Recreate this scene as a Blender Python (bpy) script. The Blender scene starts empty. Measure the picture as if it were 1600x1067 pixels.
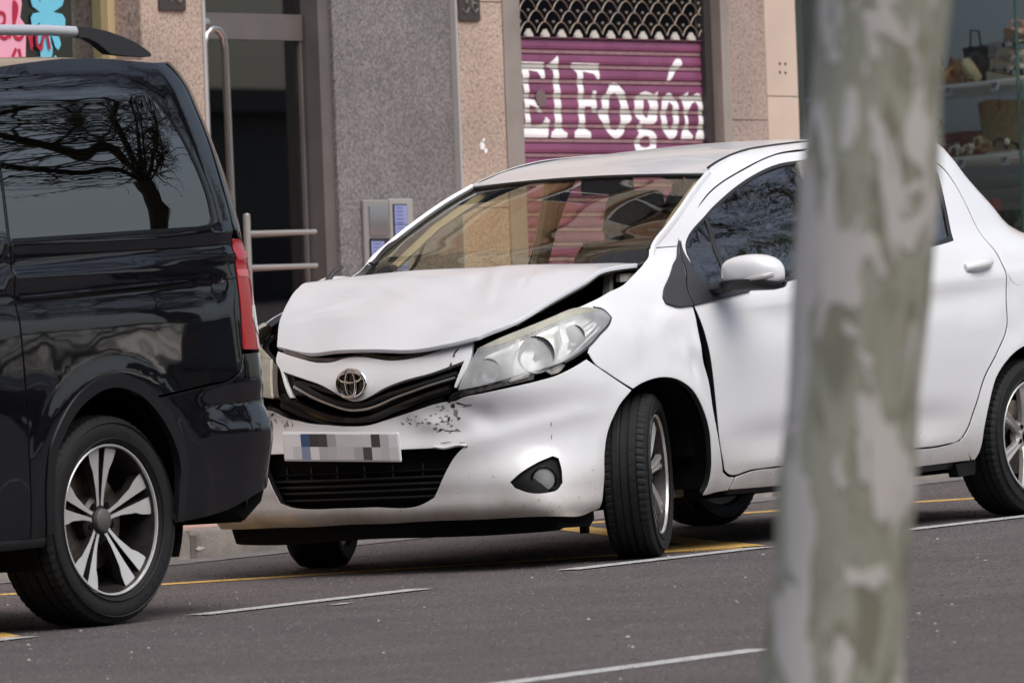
import bpy, math, random
import numpy as np
from mathutils import Vector, Matrix
from mathutils.geometry import delaunay_2d_cdt
R = math.radians
random.seed(7)
rng = np.random.default_rng(7)
scene = bpy.context.scene
COL = scene.collection

# ------------------------------------------------------------------ camera
GRADE = 0.0369137                      # the street climbs to the right
cam_data = bpy.data.cameras.new('camera')
cam = bpy.data.objects.new('camera', cam_data)
COL.objects.link(cam)
scene.camera = cam
CAM = Vector((-29.5117941, -21.74441921, 0.32314433))
yaw, pitch, roll = 0.631200548, 0.0132834397, 0.037304646
v = Vector((math.cos(yaw)*math.cos(pitch), math.sin(yaw)*math.cos(pitch), math.sin(pitch)))
r = Vector((math.sin(yaw), -math.cos(yaw), 0.0))
u = r.cross(v)
r2 = math.cos(roll)*r - math.sin(roll)*u
u2 = math.sin(roll)*r + math.cos(roll)*u
m = Matrix((r2, u2, -v)).transposed().to_4x4()
m.translation = CAM
cam.matrix_world = m
cam_data.sensor_width = 36.0
cam_data.lens = 36.0*15527.6/1600.0
cam_data.clip_start = 0.5
cam_data.clip_end = 900.0
cam_data.dof.use_dof = True
cam_data.dof.focus_distance = 36.2
cam_data.dof.aperture_fstop = 10.0
cam_data.dof.aperture_blades = 9

# ------------------------------------------------------------------ sky and sun (overcast)
world = bpy.data.worlds.new('World')
scene.world = world
world.use_nodes = True
wn = world.node_tree
for n in list(wn.nodes): wn.nodes.remove(n)
wo = wn.nodes.new('ShaderNodeOutputWorld')
wb = wn.nodes.new('ShaderNodeBackground')
hs = wn.nodes.new('ShaderNodeHueSaturation')
sky = wn.nodes.new('ShaderNodeTexSky')
sky.sky_type = 'NISHITA'
sky.sun_disc = False
SUN_EL, SUN_AZ = R(56), R(256)         # azimuth of the sun measured from +X towards +Y
sky.sun_elevation = SUN_EL
sky.sun_rotation = R(90) - SUN_AZ
sky.air_density = 1.0
sky.dust_density = 4.0
sky.ozone_density = 1.0
hs.inputs['Saturation'].default_value = 0.75
wn.links.new(sky.outputs[0], hs.inputs['Color'])
wn.links.new(hs.outputs[0], wb.inputs['Color'])
wb.inputs['Strength'].default_value = 0.14
wn.links.new(wb.outputs[0], wo.inputs[0])
sd = bpy.data.lights.new('sun', 'SUN')
sd.energy = 1.5
sd.angle = R(60)
sd.color = (1.0, 0.985, 0.97)
sun = bpy.data.objects.new('sun', sd)
COL.objects.link(sun)
dirv = Vector((math.cos(SUN_EL)*math.cos(SUN_AZ), math.cos(SUN_EL)*math.sin(SUN_AZ), math.sin(SUN_EL)))
sun.rotation_euler = dirv.to_track_quat('Z', 'Y').to_euler()
scene.view_settings.view_transform = 'Standard'
scene.view_settings.look = 'None'
scene.view_settings.gamma = 1.0
scene.view_settings.use_curve_mapping = False
scene.view_settings.exposure = 0.30
scene.cycles.max_bounces = 10
scene.cycles.transparent_max_bounces = 24

# ------------------------------------------------------------------ materials
def newmat(name):
    mt = bpy.data.materials.new(name); mt.use_nodes = True
    nt = mt.node_tree
    return mt, nt, nt.nodes['Principled BSDF']
def setp(b, **k):
    for kk, vv in k.items():
        b.inputs[kk.replace('_', ' ')].default_value = vv
def rgb(c): return (c[0], c[1], c[2], 1.0)
def simple(name, c, rough=0.5, metal=0.0, coat=0.0, noise=0.0, nscale=30.0, bump=0.0, bscale=200.0, spec=0.5):
    mt, nt, b = newmat(name)
    setp(b, Base_Color=rgb(c), Roughness=rough, Metallic=metal, Coat_Weight=coat, Coat_Roughness=0.04)
    b.inputs['Specular IOR Level'].default_value = spec
    if noise or bump:
        tc = nt.nodes.new('ShaderNodeTexCoord')
    if noise:
        nz = nt.nodes.new('ShaderNodeTexNoise'); nz.inputs['Scale'].default_value = nscale; nz.inputs['Detail'].default_value = 6
        nt.links.new(tc.outputs['Object'], nz.inputs['Vector'])
        rp = nt.nodes.new('ShaderNodeValToRGB')
        rp.color_ramp.elements[0].position = .3; rp.color_ramp.elements[1].position = .7
        rp.color_ramp.elements[0].color = rgb([x*(1-noise) for x in c]); rp.color_ramp.elements[1].color = rgb([min(1, x*(1+noise*.7)) for x in c])
        nt.links.new(nz.outputs['Fac'], rp.inputs['Fac']); nt.links.new(rp.outputs['Color'], b.inputs['Base Color'])
    if bump:
        n2 = nt.nodes.new('ShaderNodeTexNoise'); n2.inputs['Scale'].default_value = bscale; n2.inputs['Detail'].default_value = 5
        nt.links.new(tc.outputs['Object'], n2.inputs['Vector'])
        bp = nt.nodes.new('ShaderNodeBump'); bp.inputs['Strength'].default_value = bump; bp.inputs['Distance'].default_value = .01
        nt.links.new(n2.outputs['Fac'], bp.inputs['Height']); nt.links.new(bp.outputs['Normal'], b.inputs['Normal'])
    return mt
def speckle(name, base, second, dark, scale=90.0, rough=0.35, stain=0.15):
    """polished granite: two grain colours and dark mica grains"""
    mt, nt, b = newmat(name)
    tc = nt.nodes.new('ShaderNodeTexCoord')
    def noise(s, d=2.0, w=0.0):
        n = nt.nodes.new('ShaderNodeTexNoise'); n.inputs['Scale'].default_value = s; n.inputs['Detail'].default_value = d; n.inputs['Distortion'].default_value = w
        nt.links.new(tc.outputs['Object'], n.inputs['Vector']); return n
    def ramp(src, a, bb, ca, cb):
        rp = nt.nodes.new('ShaderNodeValToRGB'); e = rp.color_ramp.elements
        e[0].position = a; e[1].position = bb; e[0].color = ca; e[1].color = cb
        nt.links.new(src.outputs['Fac'], rp.inputs['Fac']); return rp
    def mix(f, a, bb, mode='MIX'):
        mx = nt.nodes.new('ShaderNodeMixRGB'); mx.blend_type = mode
        for sock, val in ((0, f), (1, a), (2, bb)):
            if hasattr(val, 'outputs'): nt.links.new(val.outputs[0], mx.inputs[sock])
            else: mx.inputs[sock].default_value = val
        return mx
    r1 = ramp(noise(scale), .42, .58, rgb(base), rgb(second))
    r3 = ramp(noise(scale*1.3, 3.0, .6), .36, .43, (1, 1, 1, 1), (0, 0, 0, 1))
    m1 = mix(r3, r1, rgb(dark))
    r4 = ramp(noise(scale*2.6, 2.0), .64, .70, (0, 0, 0, 1), (1, 1, 1, 1))
    m2 = mix(r4, m1, rgb([min(1, x*1.5) for x in second]))
    r5 = ramp(noise(1.7, 5.0), .3, .75, rgb([1-stain]*3), rgb([1+stain*.4]*3))
    m3 = mix(1.0, m2, r5, 'MULTIPLY')
    nt.links.new(m3.outputs[0], b.inputs['Base Color'])
    setp(b, Roughness=rough)
    return mt
def glass(name, tint=(.8, .85, .82), rough=0.0, refl=1.0, ior=1.5, wob=0.0, wscale=3.0):
    """thin architectural pane: tinted see-through plus Fresnel mirror"""
    mt = bpy.data.materials.new(name); mt.use_nodes = True
    nt = mt.node_tree
    for n in list(nt.nodes): nt.nodes.remove(n)
    o = nt.nodes.new('ShaderNodeOutputMaterial')
    tr = nt.nodes.new('ShaderNodeBsdfTransparent'); tr.inputs[0].default_value = rgb(tint)
    gl = nt.nodes.new('ShaderNodeBsdfGlossy'); gl.inputs[0].default_value = (refl, refl, refl, 1); gl.inputs['Roughness'].default_value = rough
    fr = nt.nodes.new('ShaderNodeFresnel'); fr.inputs[0].default_value = ior
    mx = nt.nodes.new('ShaderNodeMixShader')
    gm_ = nt.nodes.new('ShaderNodeNewGeometry'); ma = nt.nodes.new('ShaderNodeMath'); ma.operation = 'MULTIPLY_ADD'   # same Fresnel from both sides of the pane
    ma.inputs[1].default_value = 1.0/ior-ior; ma.inputs[2].default_value = ior
    nt.links.new(gm_.outputs['Backfacing'], ma.inputs[0]); nt.links.new(ma.outputs[0], fr.inputs[0])
    nt.links.new(fr.outputs[0], mx.inputs[0]); nt.links.new(tr.outputs[0], mx.inputs[1]); nt.links.new(gl.outputs[0], mx.inputs[2])
    nt.links.new(mx.outputs[0], o.inputs[0])
    if wob:
        tc = nt.nodes.new('ShaderNodeTexCoord'); nz = nt.nodes.new('ShaderNodeTexNoise'); nz.inputs['Scale'].default_value = wscale
        nt.links.new(tc.outputs['Object'], nz.inputs['Vector'])
        bp = nt.nodes.new('ShaderNodeBump'); bp.inputs['Strength'].default_value = wob; bp.inputs['Distance'].default_value = .02
        nt.links.new(nz.outputs['Fac'], bp.inputs['Height']); nt.links.new(bp.outputs['Normal'], gl.inputs['Normal'])
    return mt
def car_paint(name, c, dirt=(.30, .24, .17), amount=0.0, flake=0.0):
    """clear-coated paint with road film that thickens towards the sills"""
    mt, nt, b = newmat(name)
    setp(b, Base_Color=rgb(c), Roughness=.38, Coat_Weight=1.0, Coat_Roughness=.03)
    tc = nt.nodes.new('ShaderNodeTexCoord')
    if amount:
        sx = nt.nodes.new('ShaderNodeSeparateXYZ'); nt.links.new(tc.outputs['Object'], sx.inputs[0])
        mr = nt.nodes.new('ShaderNodeMapRange'); mr.inputs[1].default_value = .50; mr.inputs[2].default_value = .17; mr.inputs[3].default_value = 0.0; mr.inputs[4].default_value = 1.0
        nt.links.new(sx.outputs['Z'], mr.inputs[0])
        pw = nt.nodes.new('ShaderNodeMath'); pw.operation = 'POWER'; pw.inputs[1].default_value = 2.2; nt.links.new(mr.outputs[0], pw.inputs[0])
        nz = nt.nodes.new('ShaderNodeTexNoise'); nz.inputs['Scale'].default_value = 7.0; nz.inputs['Detail'].default_value = 8; nz.inputs['Roughness'].default_value = .7
        nt.links.new(tc.outputs['Object'], nz.inputs['Vector'])
        m1 = nt.nodes.new('ShaderNodeMath'); m1.operation = 'MULTIPLY'; nt.links.new(pw.outputs[0], m1.inputs[0]); nt.links.new(nz.outputs['Fac'], m1.inputs[1])
        # fine splash specks low down
        vz = nt.nodes.new('ShaderNodeTexNoise'); vz.inputs['Scale'].default_value = 75.0; vz.inputs['Detail'].default_value = 2
        nt.links.new(tc.outputs['Object'], vz.inputs['Vector'])
        rp = nt.nodes.new('ShaderNodeValToRGB'); rp.color_ramp.elements[0].position = .69; rp.color_ramp.elements[1].position = .74
        nt.links.new(vz.outputs['Fac'], rp.inputs['Fac'])
        m2 = nt.nodes.new('ShaderNodeMath'); m2.operation = 'MULTIPLY'; nt.links.new(rp.outputs[0], m2.inputs[0]); nt.links.new(mr.outputs[0], m2.inputs[1])
        ad = nt.nodes.new('ShaderNodeMath'); ad.operation = 'MULTIPLY_ADD'; ad.inputs[1].default_value = amount; nt.links.new(m1.outputs[0], ad.inputs[0]); nt.links.new(m2.outputs[0], ad.inputs[2]); ad.use_clamp = True
        mx = nt.nodes.new('ShaderNodeMixRGB'); mx.inputs[1].default_value = rgb(c); mx.inputs[2].default_value = rgb(dirt)
        nt.links.new(ad.outputs[0], mx.inputs[0]); nt.links.new(mx.outputs[0], b.inputs['Base Color'])
        m3 = nt.nodes.new('ShaderNodeMath'); m3.operation = 'MULTIPLY_ADD'; m3.inputs[1].default_value = -1.0; m3.inputs[2].default_value = 1.0; m3.use_clamp = True
        nt.links.new(ad.outputs[0], m3.inputs[0]); nt.links.new(m3.outputs[0], b.inputs['Coat Weight'])
    # very slight orange peel
    n2 = nt.nodes.new('ShaderNodeTexNoise'); n2.inputs['Scale'].default_value = 5.0; n2.inputs['Detail'].default_value = 1
    nt.links.new(tc.outputs['Object'], n2.inputs['Vector'])
    bp = nt.nodes.new('ShaderNodeBump'); bp.inputs['Strength'].default_value = .10; bp.inputs['Distance'].default_value = .012
    nt.links.new(n2.outputs['Fac'], bp.inputs['Height'])
    nt.links.new(bp.outputs['Normal'], b.inputs['Normal']); nt.links.new(bp.outputs['Normal'], b.inputs['Coat Normal'])
    return mt

MAT = {}
MAT['white'] = car_paint('white_paint', (.72, .73, .745), amount=1.5)
MAT['white'].node_tree.nodes['Principled BSDF'].inputs['Coat IOR'].default_value = 1.42
MAT['white_dusty_dimmed'] = car_paint('dusty_dimmed_white', (.60, .62, .655))  # same white, dimmed to offset light on bonnet and roof; dust dulls its coat
MAT['white_dusty_dimmed'].node_tree.nodes['Principled BSDF'].inputs['Coat Weight'].default_value = .50
MAT['white_dusty_dimmed'].node_tree.nodes['Principled BSDF'].inputs['Coat Roughness'].default_value = .05
MAT['black'] = car_paint('black_paint', (.004, .0044, .006), dirt=(.04, .036, .032), amount=.25)
MAT['black'].node_tree.nodes['Principled BSDF'].inputs['Specular IOR Level'].default_value = 0.0
MAT['black'].node_tree.nodes['Principled BSDF'].inputs['Coat IOR'].default_value = 1.58
MAT['shell'] = simple('dark_underbody', (.005, .005, .005), .8, spec=.1)
MAT['grime'] = simple('grimy_metal', (.10, .085, .07), .7, noise=.5, nscale=18)
MAT['plastic'] = simple('black_plastic', (.008, .008, .0085), .42, spec=.3, noise=.2, nscale=60)
MAT['plastic_grey'] = simple('charcoal_plastic', (.024, .024, .027), .45)
MAT['gloss_black'] = simple('gloss_black', (.004, .004, .0045), .14, spec=.3)
MAT['chrome'] = simple('chrome', (.75, .75, .76), .12, metal=1.0)
MAT['chrome_dull'] = simple('dull_chrome', (.42, .41, .40), .3, metal=1.0)
MAT['alloy'] = simple('silver_alloy', (.56, .54, .52), .30, metal=.55, noise=.15, nscale=12)
MAT['alloy_face'] = simple('machined_alloy', (.70, .69, .68), .26, metal=.5, noise=.08, nscale=14)
MAT['alloy_dark'] = simple('dark_alloy', (.045, .040, .038), .42, metal=.6, noise=.4, nscale=20)
MAT['alloy_cap'] = simple('grey_cap', (.09, .085, .08), .45)
MAT['disc'] = simple('brake_disc', (.28, .24, .20), .4, metal=1.0, noise=.4, nscale=25)
MAT['rubber'] = simple('tyre_rubber', (.012, .0125, .0135), .68, noise=.25, nscale=35, bump=.15, bscale=120, spec=.3)
MAT['seal_and_gap_shade'] = simple('rubber_seal_and_gap_shade', (.010, .010, .011), .5)  # real rubber seals, and the shade painted deep in panel gaps
MAT['screen'] = glass('windscreen_glass', (.90, .84, .66), ior=1.72)
MAT['side_glass'] = glass('side_glass', (.50, .60, .55), ior=2.4, wob=.06, wscale=9)
MAT['far_glass'] = glass('far_side_glass', (.80, .86, .80))
MAT['dark_glass'] = glass('dark_tinted_glass', (.02, .02, .022), ior=2.25)
def hazy(name, tint, haze, amount, rough=.08):
    """weathered clear plastic: part see-through, part milky"""
    mt = glass(name, tint, rough=rough); nt = mt.node_tree
    out = [n for n in nt.nodes if n.type == 'OUTPUT_MATERIAL'][0]; src = out.inputs[0].links[0].from_socket
    df = nt.nodes.new('ShaderNodeBsdfDiffuse'); tc = nt.nodes.new('ShaderNodeTexCoord'); nz = nt.nodes.new('ShaderNodeTexNoise'); nz.inputs['Scale'].default_value = 9.0; nz.inputs['Detail'].default_value = 4
    df.inputs[0].default_value = rgb(haze)
    mr = nt.nodes.new('ShaderNodeMapRange'); mr.inputs[1].default_value = .3; mr.inputs[2].default_value = .7; mr.inputs[3].default_value = amount*.55; mr.inputs[4].default_value = min(1, amount*1.35)
    nt.links.new(tc.outputs['Object'], nz.inputs['Vector']); nt.links.new(nz.outputs['Fac'], mr.inputs[0])
    mx = nt.nodes.new('ShaderNodeMixShader'); nt.links.new(mr.outputs[0], mx.inputs[0]); nt.links.new(src, mx.inputs[1]); nt.links.new(df.outputs[0], mx.inputs[2]); nt.links.new(mx.outputs[0], out.inputs[0])
    return mt
MAT['lens'] = hazy('hazy_headlight_lens', (.90, .91, .90), (.58, .60, .60), .50)
MAT['red_lens'] = simple('red_lens', (.33, .006, .010), .10, coat=.5, spec=.25)
MAT['clear_lens'] = simple('clear_lens', (.40, .39, .39), .12, coat=1.0)
MAT['amber'] = simple('amber_bulb', (.55, .22, .10), .3)
MAT['seat'] = simple('seat_fabric', (.20, .19, .17), .9, noise=.2, nscale=80)
MAT['dash'] = simple('dashboard_plastic', (.13, .125, .11), .65)
MAT['trim_beige'] = simple('cabin_trim', (.32, .31, .27), .8)

# ------------------------------------------------------------------ mesh helpers
def link(o, parent=None):
    COL.objects.link(o)
    if parent is not None: o.parent = parent
    return o
def make(name, V, F, mats, parent=None, mi=None, normals=None, smooth=True, sharp=None):
    me = bpy.data.meshes.new(name)
    me.from_pydata([tuple(map(float, p)) for p in V], [], [tuple(int(i) for i in f) for f in F])
    if not isinstance(mats, (list, tuple)): mats = [mats]
    for mt in mats: me.materials.append(mt)
    if mi is not None: me.polygons.foreach_set('material_index', np.asarray(mi, dtype=np.int32))
    if smooth: me.polygons.foreach_set('use_smooth', np.ones(len(F), dtype=bool))
    me.update()
    if normals is not None:
        me.normals_split_custom_set_from_vertices([tuple(map(float, n)) for n in normals])
    elif sharp is not None and smooth:
        me.set_sharp_from_angle(angle=R(sharp))
    o = bpy.data.objects.new(name, me)
    return link(o, parent)
def empty(name, loc=(0, 0, 0), rot=(0, 0, 0)):
    o = bpy.data.objects.new(name, None); o.empty_display_size = .2
    o.location = loc; o.rotation_euler = rot
    return link(o)
def tag(o, label=None, cat=None, group=None, kind=None):
    if label: o['label'] = label
    if cat: o['category'] = cat
    if group: o['group'] = group
    if kind: o['kind'] = kind
    return o
class MB:
    def __init__(s): s.V = []; s.F = []; s.M = []
    def add(s, V, F, m=0):
        b = len(s.V); s.V += [tuple(p) for p in V]; s.F += [tuple(i+b for i in f) for f in F]; s.M += [m]*len(F); return s
    def box(s, c, d, m=0, rot=None, bev=0.0):
        x, y, z = [k/2 for k in d]; P = []
        if bev <= 0:
            P = [(-x,-y,-z),(x,-y,-z),(x,y,-z),(-x,y,-z),(-x,-y,z),(x,-y,z),(x,y,z),(-x,y,z)]
            F = [(0,3,2,1),(4,5,6,7),(0,1,5,4),(1,2,6,5),(2,3,7,6),(3,0,4,7)]
        else:
            bb = min(bev, x*.9, y*.9, z*.9); rings = []
            def ring(hx, hy, zz): return [(-hx+bb,-hy,zz),(hx-bb,-hy,zz),(hx,-hy+bb,zz),(hx,hy-bb,zz),(hx-bb,hy,zz),(-hx+bb,hy,zz),(-hx,hy-bb,zz),(-hx,-hy+bb,zz)]
            rings = [ring(x-bb*.6, y-bb*.6, -z), ring(x, y, -z+bb), ring(x, y, z-bb), ring(x-bb*.6, y-bb*.6, z)]
            for q in rings: P += q
            F = []
            for k in range(3):
                for i in range(8): F.append((k*8+i, k*8+(i+1) % 8, (k+1)*8+(i+1) % 8, (k+1)*8+i))
            F.append(tuple(range(7, -1, -1))); F.append(tuple(range(24, 32)))
        P = [Vector(p) for p in P]
        if rot is not None: P = [rot @ p for p in P]
        return s.add([(p.x+c[0], p.y+c[1], p.z+c[2]) for p in P], F, m)
    def lathe(s, prof, n=48, m=0, c=(0, 0, 0), axis='y', closed=False, a0=0.0, a1=2*math.pi):
        """prof: list of (radius, along)"""
        full = abs(a1-a0-2*math.pi) < 1e-6; k = n if full else n+1
        V = []
        for i in range(k):
            a = a0+(a1-a0)*i/n; ca, sa = math.cos(a), math.sin(a)
            for (rr, t) in prof:
                if axis == 'y': V.append((c[0]+rr*ca, c[1]+t, c[2]+rr*sa))
                elif axis == 'x': V.append((c[0]+t, c[1]+rr*ca, c[2]+rr*sa))
                else: V.append((c[0]+rr*ca, c[1]+rr*sa, c[2]+t))
        q = len(prof); F = []
        for i in range(n if full else n):
            j = (i+1) % k
            for t in range(q if closed else q-1):
                t2 = (t+1) % q
                F.append((i*q+t, i*q+t2, j*q+t2, j*q+t))
        return s.add(V, F, m)
    def tube(s, pts, rad, n=8, m=0, cap=True, flat=1.0):
        pts = [Vector(p) for p in pts]; V = []; F = []
        if not hasattr(rad, '__len__'): rad = [rad]*len(pts)
        prev = None
        for i, p in enumerate(pts):
            d = (pts[min(i+1, len(pts)-1)]-pts[max(i-1, 0)]).normalized()
            if prev is None:
                a = d.cross(Vector((0, 0, 1)))
                if a.length < .05: a = d.cross(Vector((1, 0, 0)))
            else: a = prev - d*prev.dot(d)
            a.normalize(); prev = a; b = d.cross(a)
            for k in range(n):
                t = 2*math.pi*k/n
                V.append(p + a*(rad[i]*math.cos(t)) + b*(rad[i]*math.sin(t)*flat))
        for i in range(len(pts)-1):
            for k in range(n): F.append((i*n+k, i*n+(k+1) % n, (i+1)*n+(k+1) % n, (i+1)*n+k))
        if cap: F.append(tuple(range(n-1, -1, -1))); F.append(tuple((len(pts)-1)*n+k for k in range(n)))
        return s.add(V, F, m)
    def prism(s, poly, a, b, axes='xz', m=0, m_side=None):
        """2-D outline extruded from a to b on the third axis"""
        n = len(poly)
        def P(q, t): return {'xz': (q[0], t, q[1]), 'xy': (q[0], q[1], t), 'yz': (t, q[0], q[1])}[axes]
        ar = sum(poly[i][0]*poly[(i+1) % n][1]-poly[(i+1) % n][0]*poly[i][1] for i in range(n))
        V = [P(q, a) for q in poly]+[P(q, b) for q in poly]
        base = len(s.V)
        s.add(V, [], m)
        f1 = tuple(base+i for i in range(n)); f2 = tuple(base+n+i for i in reversed(range(n)))
        s.F += [f1, f2]; s.M += [m, m]
        for i in range(n):
            j = (i+1) % n
            s.F.append((base+i, base+n+i, base+n+j, base+j)); s.M.append(m if m_side is None else m_side)
        return s
    def build(s, name, mats, parent=None, sharp=35, smooth=True):
        o = make(name, s.V, s.F, mats, parent, mi=s.M, smooth=smooth, sharp=sharp)
        import bmesh
        bm = bmesh.new(); bm.from_mesh(o.data); bmesh.ops.recalc_face_normals(bm, faces=bm.faces); bm.to_mesh(o.data); bm.free()
        if smooth and sharp is not None: o.data.set_sharp_from_angle(angle=R(sharp))
        return o
def copy_tree(o, parent=None, loc=None):
    c = o.copy(); COL.objects.link(c)
    if parent is not None: c.parent = parent
    if loc is not None: c.location = loc
    for ch in list(o.children): copy_tree(ch, c)
    return c

# ------------------------------------------------------------------ smooth tables and panels
def hseg(xs, x):
    xs = np.asarray(xs, float); n = len(xs); h = xs[1:]-xs[:-1]
    x = np.clip(np.asarray(x, float), xs[0], xs[-1]); i = np.clip(np.searchsorted(xs, x, side='right')-1, 0, n-2)
    return i, (x-xs[i])/h[i], h[i]
def htan(xs, v, ax=0):
    v = np.moveaxis(v, ax, 0); h = np.diff(np.asarray(xs, float)); sh = (-1,)+(1,)*(v.ndim-1); h = h.reshape(sh)
    d = (v[1:]-v[:-1])/h; t = np.empty_like(v); t[0] = d[0]; t[-1] = d[-1]
    t[1:-1] = (d[:-1]*h[1:]+d[1:]*h[:-1])/(h[1:]+h[:-1])
    return np.moveaxis(t, 0, ax)
def hb(u, h): return 2*u**3-3*u**2+1, (u**3-2*u**2+u)*h, -2*u**3+3*u**2, (u**3-u**2)*h
def hev(xs, vals, x):
    v = np.asarray(vals, float); i, u, h = hseg(xs, x); sh = (-1,)+(1,)*(v.ndim-1)
    u = u.reshape(sh); h = h.reshape(sh); t = htan(xs, v); a, b, c, d = hb(u, h)
    return a*v[i]+b*t[i]+c*v[i+1]+d*t[i+1]
def tens(XS, ZS, T, s, z):
    Rr = hev(XS, T.transpose(1, 0, 2), s); i, u, h = hseg(ZS, z)
    t = htan(ZS, Rr, 1); m_ = np.arange(len(s)); u = u[:, None]; h = h[:, None]; a, b, c, d = hb(u, h)
    return a*Rr[m_, i]+b*t[m_, i]+c*Rr[m_, i+1]+d*t[m_, i+1]
def fd_normal(fn, s, z, e=2e-3, centre=(1.2, 0, .55)):
    a = fn(s+e, z)-fn(s-e, z); b = fn(s, z+e)-fn(s, z-e); n = np.cross(a, b)
    n /= np.linalg.norm(n, axis=1)[:, None]+1e-12
    P = fn(s, z); sg = np.sign(((P-np.array(centre))*n).sum(1)); sg[sg == 0] = 1
    return n*sg[:, None]
def displaced(fn, disp, centre=(1.2, 0, .55)):
    def g(s, z):
        s = np.atleast_1d(s).astype(float); z = np.atleast_1d(z).astype(float)
        return fn(s, z)+fd_normal(fn, s, z, centre=centre)*disp(s, z)[:, None]
    return g
def resample(pts, d=.012, corner=34, closed=True):
    pts = [np.array(p, float) for p in pts]; n = len(pts); cor = []
    for i in range(n):
        if not closed and i in (0, n-1): cor.append(i); continue
        a = pts[i]-pts[i-1]; b = pts[(i+1) % n]-pts[i]
        ang = abs(math.degrees(math.atan2(a[0]*b[1]-a[1]*b[0], a@b)))
        if ang > corner: cor.append(i)
    if not cor: cor = [0]; loop = True
    else: loop = False
    out = []; m_ = len(cor); rngc = range(m_) if closed else range(m_-1)
    for k in rngc:
        a = cor[k]; b = cor[(k+1) % m_]; idx = [a]
        while True:
            j = (idx[-1]+1) % n; idx.append(j)
            if j == b: break
        seg = [pts[j] for j in idx]
        for q in range(len(seg)-1):
            p1, p2 = seg[q], seg[q+1]; L = np.linalg.norm(p2-p1)
            if L < 1e-9: continue
            p0 = seg[q-1] if q > 0 else (seg[-2] if loop else p1); p3 = seg[q+2] if q+2 < len(seg) else (seg[1] if loop else p2)
            L0 = np.linalg.norm(p1-p0); L2 = np.linalg.norm(p3-p2)
            t1 = (p2-p1)/L if L0 < 1e-9 else ((p1-p0)/L0*L+(p2-p1)/L*L0)/(L0+L)
            t2 = (p2-p1)/L if L2 < 1e-9 else ((p2-p1)/L*L2+(p3-p2)/L2*L)/(L2+L)
            k_ = max(1, int(math.ceil(L/d)))
            for w in range(k_):
                uu = w/k_; a_, b_, c_, d_ = hb(uu, L); out.append(a_*p1+b_*t1+c_*p2+d_*t2)
    if not closed: out.append(pts[-1])
    return np.array(out)
def area2(L): x, y = L[:, 0], L[:, 1]; return (x*np.roll(y, -1)-np.roll(x, -1)*y).sum()
def inset(L, g):
    """move a closed loop inwards by g (negative: outwards)"""
    sg = 1 if area2(L) > 0 else -1
    a = L-np.roll(L, 1, 0); b = np.roll(L, -1, 0)-L
    na = np.column_stack([-a[:, 1], a[:, 0]]); nb = np.column_stack([-b[:, 1], b[:, 0]])
    na /= np.linalg.norm(na, axis=1)[:, None]+1e-12; nb /= np.linalg.norm(nb, axis=1)[:, None]+1e-12
    nn = na+nb; ln = np.linalg.norm(nn, axis=1)[:, None]; nn = nn/np.maximum(ln, 1e-9)/np.maximum(ln/2, .6)
    return L+nn*g*sg
def inside(P, L):
    x, y = P[:, 0], P[:, 1]; r_ = np.zeros(len(P), bool); n = len(L)
    for i in range(n):
        x1, y1 = L[i]; x2, y2 = L[(i+1) % n]
        if y1 == y2: continue
        c = ((y1 > y) != (y2 > y)) & (x < (x2-x1)*(y-y1)/(y2-y1)+x1); r_ ^= c
    return r_
def tri2d(loops, h, extra=None):
    """triangulate outer loop minus holes; returns verts2d, tris and per-loop index lists"""
    V = []; E = []; idx = []
    for L in loops:
        b = len(V); V += [tuple(p) for p in L]; n = len(L); E += [(b+i, b+(i+1) % n) for i in range(n)]; idx.append(list(range(b, b+n)))
    o = loops[0]; mn = o.min(0); mx = o.max(0)
    gx = np.arange(mn[0]+h*.5, mx[0], h); gy = np.arange(mn[1]+h*.5, mx[1], h*.87)
    G = np.array([(x+(h/2 if k % 2 else 0), y) for k, y in enumerate(gy) for x in gx]) if len(gx) and len(gy) else np.zeros((0, 2))
    if len(G):
        ok = inside(G, loops[0])
        for L in loops[1:]: ok &= ~inside(G, L)
        G = G[ok]
    if len(G):
        B = np.array(V); keep = np.ones(len(G), bool)
        for k in range(0, len(G), 500):
            dd = np.sqrt(((G[k:k+500, None]-B[None])**2).sum(2)).min(1); keep[k:k+500] = dd > h*.42
        G = G[keep]; V += [tuple(p) for p in G]
    vo, eo, fo, ov, oe, of = delaunay_2d_cdt([Vector(p) for p in V], E, [], 0, 1e-7)
    VO = np.array([tuple(p) for p in vo]); FO = np.array([tuple(f) for f in fo])
    cen = VO[FO].mean(1); ok = inside(cen, loops[0])
    for L in loops[1:]: ok &= ~inside(cen, L)
    mp = {}
    for k, src in enumerate(ov):
        for q in src: mp[q] = k
    idx = [[mp[q] for q in L] for L in idx]
    return VO, FO[ok], idx
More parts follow.
